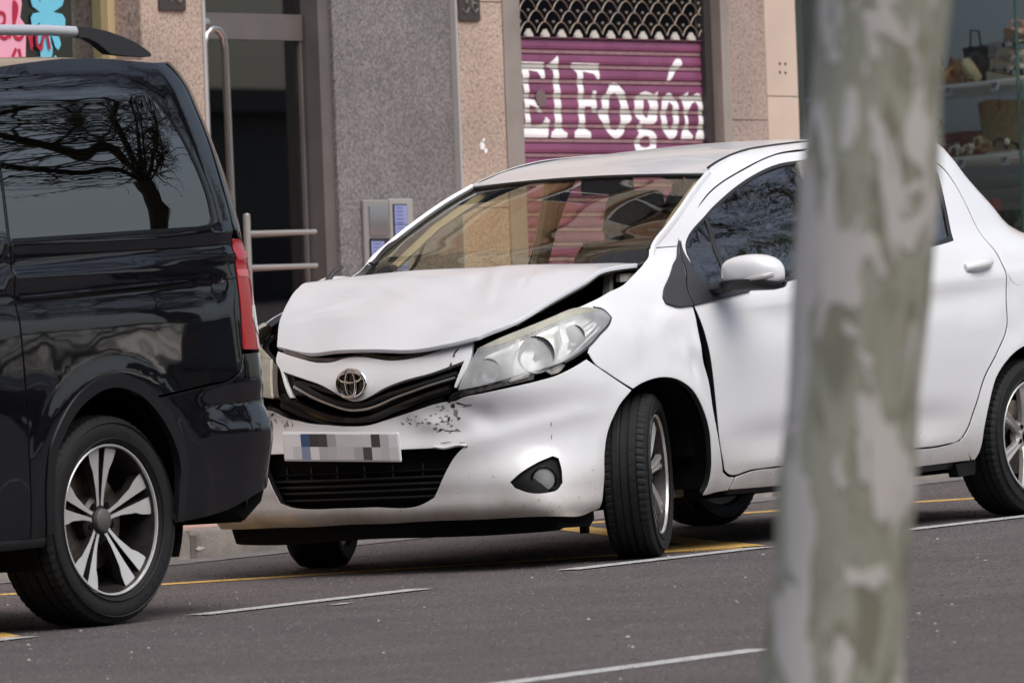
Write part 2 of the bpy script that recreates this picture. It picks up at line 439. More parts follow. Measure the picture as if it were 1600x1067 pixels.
def panel(name, outer, fn, mat, parent, holes=(), h=.03, off=0.0, flange=.026, far=False, gap=.0018, centre=(1.2, 0, .55), d=.012, corner=34, back=False):
    loops = [inset(resample(outer, d, corner), gap)]+[inset(resample(q, d, corner), -gap) for q in holes]
    V2, T, idx = tri2d(loops, h)
    s, z = V2[:, 0], V2[:, 1]; P = fn(s, z); N = fd_normal(fn, s, z, centre=centre); P = P+N*off
    A = P[T[:, 0]]; B = P[T[:, 1]]; C_ = P[T[:, 2]]
    fl = (np.cross(B-A, C_-A)*N[T[:, 0]]).sum(1) < 0; T[fl] = T[fl][:, ::-1]
    V = list(P); NN = list(N); F = [tuple(t) for t in T]; deep = set()
    if flange:
        for L in idx:
            n = len(L); b = len(V); tan = np.roll(P[L], -1, 0)-np.roll(P[L], 1, 0); tan /= np.linalg.norm(tan, axis=1)[:, None]+1e-12
            side = np.cross(tan, N[L]); mid = P[L].mean(0)
            sgn = 1 if area2(V2[L]) > 0 else -1
            # outward direction of the edge, found from the 2-D side of the loop
            test = P[L]+side*1e-3; 
            e = inset(V2[L], .004); Pin = fn(e[:, 0], e[:, 1]); inward = (Pin-P[L]+N[L]*off)
            if L is not idx[0]: inward = -inward
            sg = np.sign((side*inward).sum(1)); side = side*(-sg[:, None])
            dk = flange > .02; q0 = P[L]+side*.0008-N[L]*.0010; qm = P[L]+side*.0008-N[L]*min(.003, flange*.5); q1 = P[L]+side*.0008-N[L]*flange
            V += list(q0)+list(qm)+list(q1); nb = side*.8+N[L]*.6; NN += list(nb)+list(side)+list(side)
            for i in range(n):
                j = (i+1) % n
                F.append((L[i], L[j], b+j, b+i)); F.append((b+i, b+j, b+n+j, b+n+i)); F.append((b+n+i, b+n+j, b+2*n+j, b+2*n+i))
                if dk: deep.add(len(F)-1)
    V = np.array(V); NN = np.array(NN)
    if far: V = V*[1, -1, 1]; NN = NN*[1, -1, 1]; F = [f[::-1] for f in F]
    # face orientation of flange quads follows their custom normals
    F2 = []
    for f in F:
        if len(f) == 4:
            nrm = np.cross(V[f[1]]-V[f[0]], V[f[2]]-V[f[0]])
            if nrm@NN[f[2]] < 0: f = f[::-1]
        F2.append(f)
    if deep: return make(name, V, F2, [mat, MAT['seal_and_gap_shade']], parent, mi=[1 if i in deep else 0 for i in range(len(F2))], normals=NN)  # deep edge faces coloured dark to stand for shade in the shut lines
    return make(name, V, F2, mat, parent, normals=NN)
def patch(name, P, mat, parent, nu=8, nv=8, flange=0.0, up=None, mirror=False, bump=None):
    """smooth sheet through a grid of points P[i][j]"""
    P = np.array(P, float); a, b = P.shape[:2]
    U = np.linspace(0, a-1, (a-1)*nu+1); W = np.linspace(0, b-1, (b-1)*nv+1)
    Q = hev(np.arange(a), P, U); Q = np.moveaxis(hev(np.arange(b), np.moveaxis(Q, 1, 0), W), 0, 1)
    if bump is not None: Q = bump(Q)
    if mirror: Q = Q*[1, -1, 1]
    du = np.gradient(Q, axis=0); dv = np.gradient(Q, axis=1); N = np.cross(du, dv); N /= np.linalg.norm(N, axis=2)[..., None]+1e-12
    if up is not None and (N.reshape(-1, 3).mean(0)@np.array(up)) < 0: N = -N
    n, m_ = Q.shape[:2]; V = list(Q.reshape(-1, 3)); NN = list(N.reshape(-1, 3)); F = []
    for i in range(n-1):
        for j in range(m_-1):
            f = (i*m_+j, (i+1)*m_+j, (i+1)*m_+j+1, i*m_+j+1)
            F.append(f)
    if flange:
        B = [i*m_ for i in range(n)]+[(n-1)*m_+j for j in range(1, m_)]+[i*m_+m_-1 for i in range(n-2, -1, -1)]+[j for j in range(m_-2, 0, -1)]
        Vn = np.array(V); Nn = np.array(NN); b0 = len(V); k = len(B)
        tan = np.roll(Vn[B], -1, 0)-np.roll(Vn[B], 1, 0); side = np.cross(tan, Nn[B]); side /= np.linalg.norm(side, axis=1)[:, None]+1e-12
        cen = Vn.mean(0)
        if ((Vn[B]-cen)*side).sum() < 0: side = -side
        V += list(Vn[B]+side*.001-Nn[B]*.001)+list(Vn[B]+side*.001-Nn[B]*flange); NN += list(side*.8+Nn[B]*.6)+list(side)
        for i in range(k):
            j = (i+1) % k; F.append((B[i], B[j], b0+j, b0+i)); F.append((b0+i, b0+j, b0+k+j, b0+k+i))
    V = np.array(V); NN = np.array(NN); F2 = []
    for f in F:
        nrm = np.cross(V[f[1]]-V[f[0]], V[f[2]]-V[f[0]])
        if nrm@NN[f[2]] < 0: f = f[::-1]
        F2.append(f)
    return make(name, V, F2, mat, parent, normals=NN)
def strip(name, line, fn, mat, parent, w, off=.0, far=False, centre=(1.2, 0, .55), thick=.006):
    """a narrow band following an open line on a surface"""
    L = resample(line, .015, closed=False); t = np.gradient(L, axis=0); t /= np.linalg.norm(t, axis=1)[:, None]; n = np.column_stack([-t[:, 1], t[:, 0]])
    a = L+n*w/2; b = L-n*w/2; poly = np.vstack([a, b[::-1]])
    return panel(name, poly, fn, mat, parent, h=max(w*1.5, .02), off=off, flange=thick, far=far, gap=0, centre=centre, corner=60)

# ------------------------------------------------------------------ street (climbs to the right by GRADE)
ROT = (0, -math.atan(GRADE), 0)
def on_road(o): o.rotation_euler = ROT; return o
def asphalt(name, c0, c1, line=None):
    mt, nt, b = newmat(name)
    tc = nt.nodes.new('ShaderNodeTexCoord')
    def nz(s, d, rgh=.6):
        n = nt.nodes.new('ShaderNodeTexNoise'); n.inputs['Scale'].default_value = s; n.inputs['Detail'].default_value = d; n.inputs['Roughness'].default_value = rgh
        nt.links.new(tc.outputs['Object'], n.inputs['Vector']); return n
    rp = nt.nodes.new('ShaderNodeValToRGB'); e = rp.color_ramp.elements
    e[0].position = .36; e[1].position = .64; e[0].color = rgb(c0); e[1].color = rgb(c1)
    nt.links.new(nz(62, 6, .78).outputs['Fac'], rp.inputs['Fac'])
    r2_ = nt.nodes.new('ShaderNodeValToRGB'); e = r2_.color_ramp.elements; e[0].position = .3; e[1].position = .72; e[0].color = (.66, .66, .67, 1); e[1].color = (1.26, 1.23, 1.20, 1)
    nt.links.new(nz(1.6, 9, .72).outputs['Fac'], r2_.inputs['Fac'])
    mx = nt.nodes.new('ShaderNodeMixRGB'); mx.blend_type = 'MULTIPLY'; mx.inputs[0].default_value = 1
    nt.links.new(rp.outputs[0], mx.inputs[1]); nt.links.new(r2_.outputs[0], mx.inputs[2])
    # pale chippings and small litter
    vz = nz(48, 2); r3 = nt.nodes.new('ShaderNodeValToRGB'); e = r3.color_ramp.elements; e[0].position = .67; e[1].position = .70; e[0].color = (0, 0, 0, 1); e[1].color = (.55, .55, .55, 1)
    nt.links.new(vz.outputs['Fac'], r3.inputs['Fac'])
    m2 = nt.nodes.new('ShaderNodeMixRGB'); m2.inputs[2].default_value = (.33, .31, .29, 1)
    nt.links.new(r3.outputs[0], m2.inputs[0]); nt.links.new(mx.outputs[0], m2.inputs[1])
    out = m2
    if line is not None:                      # worn paint: the asphalt shows through the scuffs
        w = nt.nodes.new('ShaderNodeTexNoise'); w.inputs['Scale'].default_value = 26; w.inputs['Detail'].default_value = 7; w.inputs['Roughness'].default_value = .75
        nt.links.new(tc.outputs['Object'], w.inputs['Vector'])
        rw = nt.nodes.new('ShaderNodeValToRGB'); e = rw.color_ramp.elements; e[0].position = .38; e[1].position = .48; e[0].color = (.30, .30, .30, 1); e[1].color = (1, 1, 1, 1)
        nt.links.new(w.outputs['Fac'], rw.inputs['Fac'])
        m3 = nt.nodes.new('ShaderNodeMixRGB'); m3.inputs[2].default_value = rgb(line); nt.links.new(rw.outputs[0], m3.inputs[0]); nt.links.new(m2.outputs[0], m3.inputs[1]); out = m3
    nt.links.new(out.outputs[0], b.inputs['Base Color'])
    bp = nt.nodes.new('ShaderNodeBump'); bp.inputs['Strength'].default_value = .5; bp.inputs['Distance'].default_value = .006
    nt.links.new(nz(160, 2).outputs['Fac'], bp.inputs['Height']); nt.links.new(bp.outputs['Normal'], b.inputs['Normal'])
    setp(b, Roughness=.82)
    return mt
MAT['asphalt'] = asphalt('asphalt', (.0225, .0190, .0192), (.140, .121, .121))
MAT['paint_white'] = asphalt('worn_white_paint', (.06, .055, .055), (.10, .094, .094), (.43, .43, .425))
MAT['paint_yellow'] = asphalt('worn_yellow_paint', (.06, .055, .055), (.10, .094, .094), (.62, .385, .10))
MAT['gutter'] = simple('gutter_concrete', (.16, .15, .145), .85, noise=.35, nscale=9, bump=.3)
MAT['kerb'] = simple('kerb_granite', (.24, .215, .19), .75, noise=.45, nscale=7, bump=.3, bscale=90)
MAT['paving'] = simple('pink_paving', (.42, .26, .22), .8, noise=.3, nscale=4, bump=.2)
MAT['far_paving'] = simple('grey_paving', (.30, .28, .26), .85, noise=.3, nscale=3)

def sheet(name, x0, x1, y0, y1, z, mat, kind='structure', nx=1):
    V = []; F = []
    for i in range(nx+1):
        x = x0+(x1-x0)*i/nx; V += [(x, y0, z), (x, y1, z)]
    for i in range(nx): F.append((2*i, 2*i+2, 2*i+3, 2*i+1))
    o = make(name, V, F, mat, smooth=False); on_road(o); tag(o, kind=kind); return o
tag(on_road(make('ground', [(-320, -320, -.03), (320, -320, -.03), (320, 320, -.03), (-320, 320, -.03)], [(0, 1, 2, 3)], MAT['asphalt'], smooth=False)), kind='structure')
sheet('road', -80, 120, -12.45, 1.86, 0, MAT['asphalt'])
sheet('gutter', -80, 120, 1.86, 2.13, .003, MAT['gutter'])
# kerbs and pavements
pv = MB(); pv.box((20, 4.43+.0, -.11), (200, 4.30, .44)); o = pv.build('pavement', MAT['paving'], smooth=False); on_road(o); tag(o, kind='structure')
pv = MB(); pv.box((20, -15.6, -.11), (200, 5.9, .44)); o = pv.build('pavement', MAT['far_paving'], smooth=False); on_road(o); tag(o, kind='structure')
kr = tag(on_road(empty('kerb')), kind='structure')
ks = MB(); ks.box((0, 0, 0), (.992, .15, .40), bev=.018); first = ks.build('kerb_stone', MAT['kerb'], kr); first.location = (-6.5, 2.205, -.088)
for i in range(1, 24):
    c = first.copy(); COL.objects.link(c); c.parent = kr; c.location = (-6.5+i, 2.205+random.uniform(-.002, .002), -.088+random.uniform(-.002, .002))
kl = MB(); kl.box((-43.5, 2.205, -.088), (73, .15, .40)); kl.box((68.5, 2.205, -.088), (101, .15, .40)); tag(kl.build('kerb_run', MAT['kerb'], kr, smooth=False), kind='stuff')
kl = MB(); kl.box((20, -12.55, -.09), (200, .18, .40), bev=.02); o = kl.build('kerb', MAT['kerb']); on_road(o); tag(o, kind='structure')

def marking(name, polys, mat, z=.004):
    V = []; F = []
    for p in polys:
        b = len(V); V += [(x, y, z) for x, y in p]; F.append(tuple(range(b, b+len(p))))
    o = make(name, V, F, mat, smooth=False)
    for q in o.data.polygons:
        pass
    on_road(o); tag(o, kind='structure'); return o
def bar(a, b, w):
    a = Vector(a); b = Vector(b); d = (b-a).normalized(); n = Vector((-d.y, d.x))*w/2
    return [tuple(a-n), tuple(b-n), tuple(b+n), tuple(a+n)]
for x0, x1, y in [(-5.35, -4.17, -1.22), (-3.12, -1.83, -1.10), (-.80, .45, -.965), (1.25, 2.70, -.90), (3.6, 5.0, -.86), (-8.4, -6.6, -1.3)]:
    marking('parking_line', [bar((x0, y), (x1, y+.02), .115)], MAT['paint_white'], z=.0044)
for k in range(-4, 5):
    marking('lane_line', [bar((-9.25+k*7.2, -5.36), (-5.78+k*7.2, -5.26), .125)], MAT['paint_white'], z=.0022)
zz = [(-9.16, -.8), (-6.74, 1.84), (-4.32, -.8), (-1.90, 1.84), (.52, -.8), (2.94, 1.84), (5.36, -.8), (7.8, 1.84)]
for i, (a, b) in enumerate(zip(zz[:-1], zz[1:])):
    marking('zigzag_line', [bar(a, b, .15)], MAT['paint_yellow'], z=.0018 if i % 2 else .0030)
marking('zigzag_line', [[(-4.75, -1.08), (-4.12, -1.14), (-3.88, -.87), (-4.2, -.62), (-4.7, -.66)], [(.22, -.60), (.594, -.862), (1.04, -.365), (.80, -.28)]], MAT['paint_yellow'], z=.0038)
marking('parking_line', [bar((-2.72, -1.37), (-2.62, -1.36), .05)], MAT['paint_white'], z=.0044)
# loose grit and proud aggregate on the near carriageway
def grit(name, n, mat, size, seed):
    g = np.random.default_rng(seed); X = g.uniform(-10.5, 6.5, n); Yy = g.uniform(-8.6, 1.8, n); S_ = size*g.uniform(.55, 1.5, n)**1.3; A = g.uniform(0, 6.28, n)
    V = np.zeros((n, 5, 3))
    for k in range(4):
        rr = S_*g.uniform(.7, 1.2, n); V[:, k, 0] = X+rr*np.cos(A+k*1.57); V[:, k, 1] = Yy+rr*np.sin(A+k*1.57); V[:, k, 2] = -.0005
    V[:, 4, 0] = X; V[:, 4, 1] = Yy; V[:, 4, 2] = S_*g.uniform(.35, .8, n)
    b = np.arange(n)[:, None]*5; F = np.concatenate([b+np.array([[0, 1, 4]]), b+np.array([[1, 2, 4]]), b+np.array([[2, 3, 4]]), b+np.array([[3, 0, 4]])])
    me = bpy.data.meshes.new(name); me.vertices.add(n*5); me.vertices.foreach_set('co', V.reshape(-1)); me.loops.add(len(F)*3); me.loops.foreach_set('vertex_index', F.reshape(-1).astype(np.int32))
    me.polygons.add(len(F)); me.polygons.foreach_set('loop_start', np.arange(0, len(F)*3, 3, dtype=np.int32)); me.polygons.foreach_set('loop_total', np.full(len(F), 3, dtype=np.int32)); me.update(); me.validate()
    me.materials.append(mat); o = bpy.data.objects.new(name, me); link(o); on_road(o); tag(o, kind='stuff'); return o
tag(grit('road_aggregate', 60000, simple('dark_chipping', (.060, .054, .056), .9), .0042, 1), 'dark stone chippings standing proud of the asphalt')
tag(grit('road_aggregate', 34000, simple('pale_chipping', (.135, .123, .122), .9), .0040, 2), 'pale stone chippings standing proud of the asphalt')
tag(grit('road_grit', 420, simple('light_grit', (.34, .32, .29), .9), .0055, 3), 'sparse light grit lying on the road')
# small litter stuck to the kerb face and the road
pm = simple('white_scuff', (.55, .54, .52), .8)
for (x, z, sx, sz) in [(1.04, .040, .028, .008), (.78, .030, .018, .012), (1.40, .055, .008, .009), (.82, .018, .013, .006)]:
    mb = MB(); mb.prism([(x-sx, z-sz*.4), (x-sx*.2, z-sz), (x+sx, z-sz*.1), (x+sx*.5, z+sz*.7), (x-sx*.4, z+sz)], 2.1265, 2.1290)
    on_road(tag(mb.build('paint_splash', pm, smooth=False), {1.04: 'white paint splash in the middle of the kerb face, longest of the four', .78: 'chalky white paint splash on the kerb just right of the van wheel', 1.40: 'tiny white paint dot on the kerb nearest the white bumper', .82: 'small white paint fleck low on the kerb beside the van wheel'}[x], 'splash', 'paint splashes on the kerb'))

# ------------------------------------------------------------------ apartment building behind the cars
MAT['pink'] = speckle('pink_granite', (.43, .325, .26), (.56, .445, .365), (.15, .13, .12), 62, .5, stain=.28)
MAT['pink2'] = speckle('brown_granite', (.34, .26, .22), (.46, .37, .32), (.14, .12, .11), 62, .5, stain=.25)
MAT['grey'] = speckle('grey_granite', (.155, .145, .143), (.265, .248, .245), (.06, .057, .058), 80, .5, stain=.22)
MAT['beige'] = simple('beige_stone', (.60, .49, .40), .6, noise=.10, nscale=3)
MAT['trimlight'] = simple('pale_edge_trim', (.42, .41, .40), .5)
MAT['metal'] = simple('anodised_profile', (.42, .37, .33), .45, metal=.5, noise=.18, nscale=3)
MAT['metal_dark'] = simple('dark_guide_rail', (.035, .030, .03), .5)
MAT['door_frame'] = simple('aluminium_door_frame', (.17, .155, .145), .45, metal=.4, noise=.12, nscale=5)
MAT['steel'] = simple('brushed_steel', (.55, .53, .50), .25, metal=1.0)
MAT['steel_matt'] = simple('matt_steel_rail', (.40, .39, .37), .45, metal=.6)
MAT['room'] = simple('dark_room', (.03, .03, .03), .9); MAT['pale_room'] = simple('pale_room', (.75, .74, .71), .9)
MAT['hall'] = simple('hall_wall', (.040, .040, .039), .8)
MAT['purple'] = simple('purple_shutter_paint', (.215, .060, .135), .42, noise=.26, nscale=5)
MAT['purple_dark'] = simple('shutter_groove', (.10, .028, .05), .6)
MAT['slat_lip'] = simple('worn_slat_lip', (.30, .17, .19), .5, noise=.2, nscale=30)
MAT['letter'] = simple('white_lettering', (.90, .90, .90), .5, noise=.05, nscale=20)
MAT['letter_dull'] = simple('dull_lettering', (.50, .50, .45), .6)
MAT['yellow_frame'] = simple('brass_frame', (.50, .40, .22), .4)
MAT['brick'] = simple('orange_brick', (.50, .27, .15), .85, noise=.25, nscale=5)
MAT['stucco'] = simple('cream_stucco', (.62, .53, .42), .85, noise=.12, nscale=1.2)
MAT['win_glass'] = glass('window_glass', (.05, .055, .06), ior=1.6)
MAT['shop_glass'] = glass('shop_glass', (.90, .93, .91))
MAT['blind'] = simple('blind', (.55, .50, .42), .8)

B = tag(empty('apartment_building', (8.5, 6, .3)), 'apartment building with granite shopfronts, an entrance door and a purple roller shutter', 'building')
Bo = Vector((8.5, 6, .3))
def bpart(name, mb, mat, parent=None, label=None, sharp=30, smooth=False, kind=None):
    mb.V = [(x-Bo.x, y-Bo.y, z-Bo.z) for x, y, z in mb.V]
    o = mb.build(name, mat, parent or B, sharp=sharp, smooth=smooth)
    if label: o['label'] = label
    if kind: o['kind'] = kind
    return o
def blk(x0, x1, y0, y1, z0, z1, m=0, mb=None, bev=0):
    mb = mb or MB(); mb.box(((x0+x1)/2, (y0+y1)/2, (z0+z1)/2), (x1-x0, y1-y0, z1-z0), m, bev=bev); return mb
def slabs(name, x0, x1, y0, y1, cuts, mat, gap=.004, label=None):
    for a, b in zip(cuts[:-1], cuts[1:]): bpart(name, blk(x0, x1, y0, y1, a+gap/2, b-gap/2, bev=.003), mat, label=label, smooth=True)
ZB = -.25
slabs('pink_granite_slab', 5.708, 6.150, 6.0, 6.20, [ZB, .75, 1.52, 2.66, 3.5], MAT['pink'])
bpart('pier_return', blk(5.702, 5.7075, 6.004, 6.40, ZB, 3.5), MAT['pink2'])
bpart('edge_trim', blk(6.151, 6.172, 5.997, 6.20, ZB, 3.5), MAT['trimlight'])
slabs('grey_granite_slab', 7.172, 8.085, 6.03, 6.2, [ZB, .62, 3.5], MAT['grey'])
bpart('edge_trim', blk(8.087, 8.103, 5.998, 6.2, ZB, 3.5), MAT['trimlight'])
slabs('pink_granite_slab', 8.105, 8.462, 6.0, 6.2, [ZB, .9, 1.58, 2.552, 3.5], MAT['pink'])
bpart('shutter_profile', blk(8.466, 8.600, 5.992, 6.09, ZB, 3.5, bev=.006), MAT['metal'], smooth=True)
bpart('guide_rail', blk(8.601, 8.616, 6.03, 6.10, ZB, 3.5), MAT['metal_dark'])
bpart('guide_rail', blk(10.205, 10.262, 6.055, 6.10, ZB, 3.5), MAT['metal_dark'])
bpart('shutter_profile', blk(10.264, 10.330, 5.992, 6.09, ZB, 3.5, bev=.006), MAT['metal'], smooth=True)
slabs('brown_granite_slab', 10.334, 10.640, 6.0, 6.2, [ZB, .8, 2.008, 3.5], MAT['pink2'])
slabs('beige_stone_slab', 10.644, 10.912, 5.998, 6.2, [ZB, 1.0, 2.126, 3.5], MAT['beige'])
bpart('dark_green_frame', blk(10.914, 10.985, 6.01, 6.12, ZB, 3.5), simple('dark_green_frame', (.035, .045, .035), .4))
for (x, z) in [(10.758, 2.288), (10.806, 2.288), (10.756, 2.246), (10.804, 2.243)]:
    mb = MB(); mb.lathe([(0.0, 0), (.007, 0), (.007, .003)], 10, c=(x, 5.9945, z)); bpart('screw_hole', mb, MAT['metal_dark'])
# chipped plaster marks on the pier beside the shutter
for (x, z, s) in [(8.262, 1.872, .024), (8.29, 1.848, .014), (8.277, 1.90, .010)]:
    mb = MB(); mb.prism([(x+s*math.cos(a)*(.6+.5*random.random()), z+s*math.sin(a)*(.6+.5*random.random())) for a in [i*.7 for i in range(9)]], 5.997, 5.9992); bpart('chip_mark', mb, MAT['letter'])
# inner walls, lintel and interior volumes, left unroofed to let sky light in
bpart('lintel_beam', blk(-6, 16.0, 6.12, 6.5, 3.2, 3.52), MAT['stucco'])
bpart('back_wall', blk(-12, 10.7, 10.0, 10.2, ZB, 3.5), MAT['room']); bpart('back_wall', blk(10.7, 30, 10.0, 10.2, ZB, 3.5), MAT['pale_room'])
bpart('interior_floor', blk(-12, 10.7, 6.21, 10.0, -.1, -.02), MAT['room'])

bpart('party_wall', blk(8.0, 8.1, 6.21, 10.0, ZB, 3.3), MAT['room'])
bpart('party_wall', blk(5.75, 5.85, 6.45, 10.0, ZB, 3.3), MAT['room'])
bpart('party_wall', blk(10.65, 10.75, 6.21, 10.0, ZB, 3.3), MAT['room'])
# house-number plates
def digits(items, y):
    for kind, x, z in items:
        mb = MB(); P = {'4': [[(.030, -.05), (.030, .055)], [(.03, .055), (-.03, -.015), (.042, -.015)]],
             '0': [[(.03*math.cos(t), .05*math.sin(t)) for t in np.linspace(0, 2*math.pi, 21)]],
             '3': [[(-.024, .045), (0, .054), (.026, .035), (.010, .006), (-.004, .004)], [(.010, .004), (.03, -.02), (.012, -.05), (-.012, -.052), (-.03, -.035)]],
             '6': [[(.022, .05), (-.006, .045), (-.026, .01), (-.028, -.025), (0, -.05), (.027, -.028), (.018, .0), (-.008, .004), (-.026, -.012)]]}[kind]
        for p in P: mb.tube([(x+a*.85, y, z+b_*.85) for a, b_ in p], .006, 6)
        yield mb
for x0, x1, zc, dg in [(5.828, 6.020, 2.545, '40'), (8.106, 8.272, 2.532, '36')]:
    pl = bpart('number_plate', blk(x0, x1, 5.985, 5.999, zc-.072, zc+.075, bev=.004), simple('bronze_plate_'+dg, (.05, .042, .038), .5), smooth=True, label='bronze house number plate reading '+dg)
    for mb in digits([(dg[0], x0+(x1-x0)*.28, zc+.01), (dg[1], x0+(x1-x0)*.72, zc+.01)], 5.984):
        mb.V = [(a-Bo.x, b_-Bo.y, c_-Bo.z) for a, b_, c_ in mb.V]; mb.build('numeral', simple('numeral_metal', (.13, .12, .11), .5), pl)
# entrance door
D_ = bpart('entrance_door', blk(6.173, 6.345, 6.13, 6.18, ZB, 3.5, mb=blk(6.345, 7.07, 6.13, 6.18, 2.360, 2.480, mb=blk(7.085, 7.170, 6.05, 6.18, ZB, 3.5, mb=blk(7.052, 7.068, 6.135, 6.17, .0, 2.36, mb=blk(6.345, 7.085, 6.13, 6.18, .0, .12, mb=blk(6.173, 7.17, 6.12, 6.19, 3.1, 3.5)))))), MAT['door_frame'])
for (a, b_) in [(.12, 2.36), (2.48, 3.1)]:
    mb = blk(6.345, 7.085, 6.150, 6.156, a, b_); mb.V = [(x-Bo.x, y-Bo.y, z-Bo.z) for x, y, z in mb.V]; mb.build('door_pane', glass('door_glass_%d' % int(a*10), (.6, .6, .6), ior=1.95), D_, smooth=False)
def sub(name, mb, mat, par, smooth=True):
    mb.V = [(x-Bo.x, y-Bo.y, z-Bo.z) for x, y, z in mb.V]; return mb.build(name, mat, par, smooth=smooth)
hp = [(6.186, 6.10, .5), (6.186, 6.10, 2.36)]
hpts = [(6.36, 6.03, .75), (6.358, 6.03, 1.6), (6.350, 6.03, 2.31), (6.338, 6.03, 2.365), (6.300, 6.03, 2.398), (6.262, 6.03, 2.400), (6.215, 6.03, 2.372), (6.196, 6.03, 2.33), (6.192, 6.03, .75)]
mb = MB(); mb.tube(hpts, .018, 12)
mb.tube([(6.20, 6.03, 2.40), (6.20, 6.13, 2.40)], .014, 8); mb.lathe([(0, 0), (.026, .004), (.026, .03), (0, .034)], 14, c=(6.205, 6.01, 2.42))
sub('pull_handle', mb, MAT['steel'], D_)
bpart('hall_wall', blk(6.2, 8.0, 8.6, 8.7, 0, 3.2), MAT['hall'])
bpart('notice_board', blk(6.62, 6.96, 7.3, 7.33, .9, 1.60, mb=blk(6.15, 6.45, 7.3, 7.33, .2, 2.3)), simple('notice_board', (.085, .09, .09), .7))
bpart('notice_sheet', blk(6.66, 6.76, 7.29, 7.299, .95, 1.55, mb=blk(6.83, 6.92, 7.29, 7.299, .95, 1.25)), simple('notice_sheet', (.035, .045, .07), .7))
# intercom
ic = bpart('intercom_panel', blk(7.334, 7.528, 6.010, 6.028, .95, 1.618, bev=.004), simple('brushed_plate', (.36, .355, .34), .35, metal=.4), smooth=True, label='left intercom panel with one blue name column')
sub('grille_plate', blk(7.368, 7.515, 6.004, 6.0095, 1.45, 1.590, bev=.003), simple('brushed_plate_dark', (.26, .26, .26), .3, metal=.5), ic)
sub('grille_plate', blk(7.368, 7.515, 6.004, 6.0095, 1.44, 1.25, bev=0), MAT['plastic_grey'], ic)
ic2 = bpart('intercom_panel', blk(7.536, 7.716, 6.010, 6.028, .95, 1.624, bev=.004), simple('brushed_plate_b', (.42, .41, .38), .35, metal=.3), smooth=True, label='right intercom panel with a tall blue name column')
bluem = simple('name_card', (.26, .30, .55), .4)
for par, x0, x1, zs in [(ic2, 7.562, 7.655, [1.592, 1.500, 1.40, 1.30, 1.2]), (ic, 7.372, 7.470, [1.425, 1.335, 1.245, 1.15])]:
    sub('card_frame', blk(x0-.008, x1+.008, 6.007, 6.0095, zs[-1]-.01, zs[0]+.006), simple('card_frame', (.03, .035, .06), .5), par, False)
    for a, b_ in zip(zs[:-1], zs[1:]):
        sub('name_card', blk(x0, x1, 6.002, 6.0065, b_+.004, a), bluem, par, False)
        for q in range(5):
            zz_ = b_+(a-b_)*(q+.6)/5.4; sub('print_line', blk(x0+.012, x1-.02-random.random()*.03, 6.0005, 6.0015, zz_, zz_+.004), simple('ink%d' % q, (.10, .12, .28), .5) if 'ink%d' % q not in bpy.data.materials else bpy.data.materials['ink%d' % q], par, False)

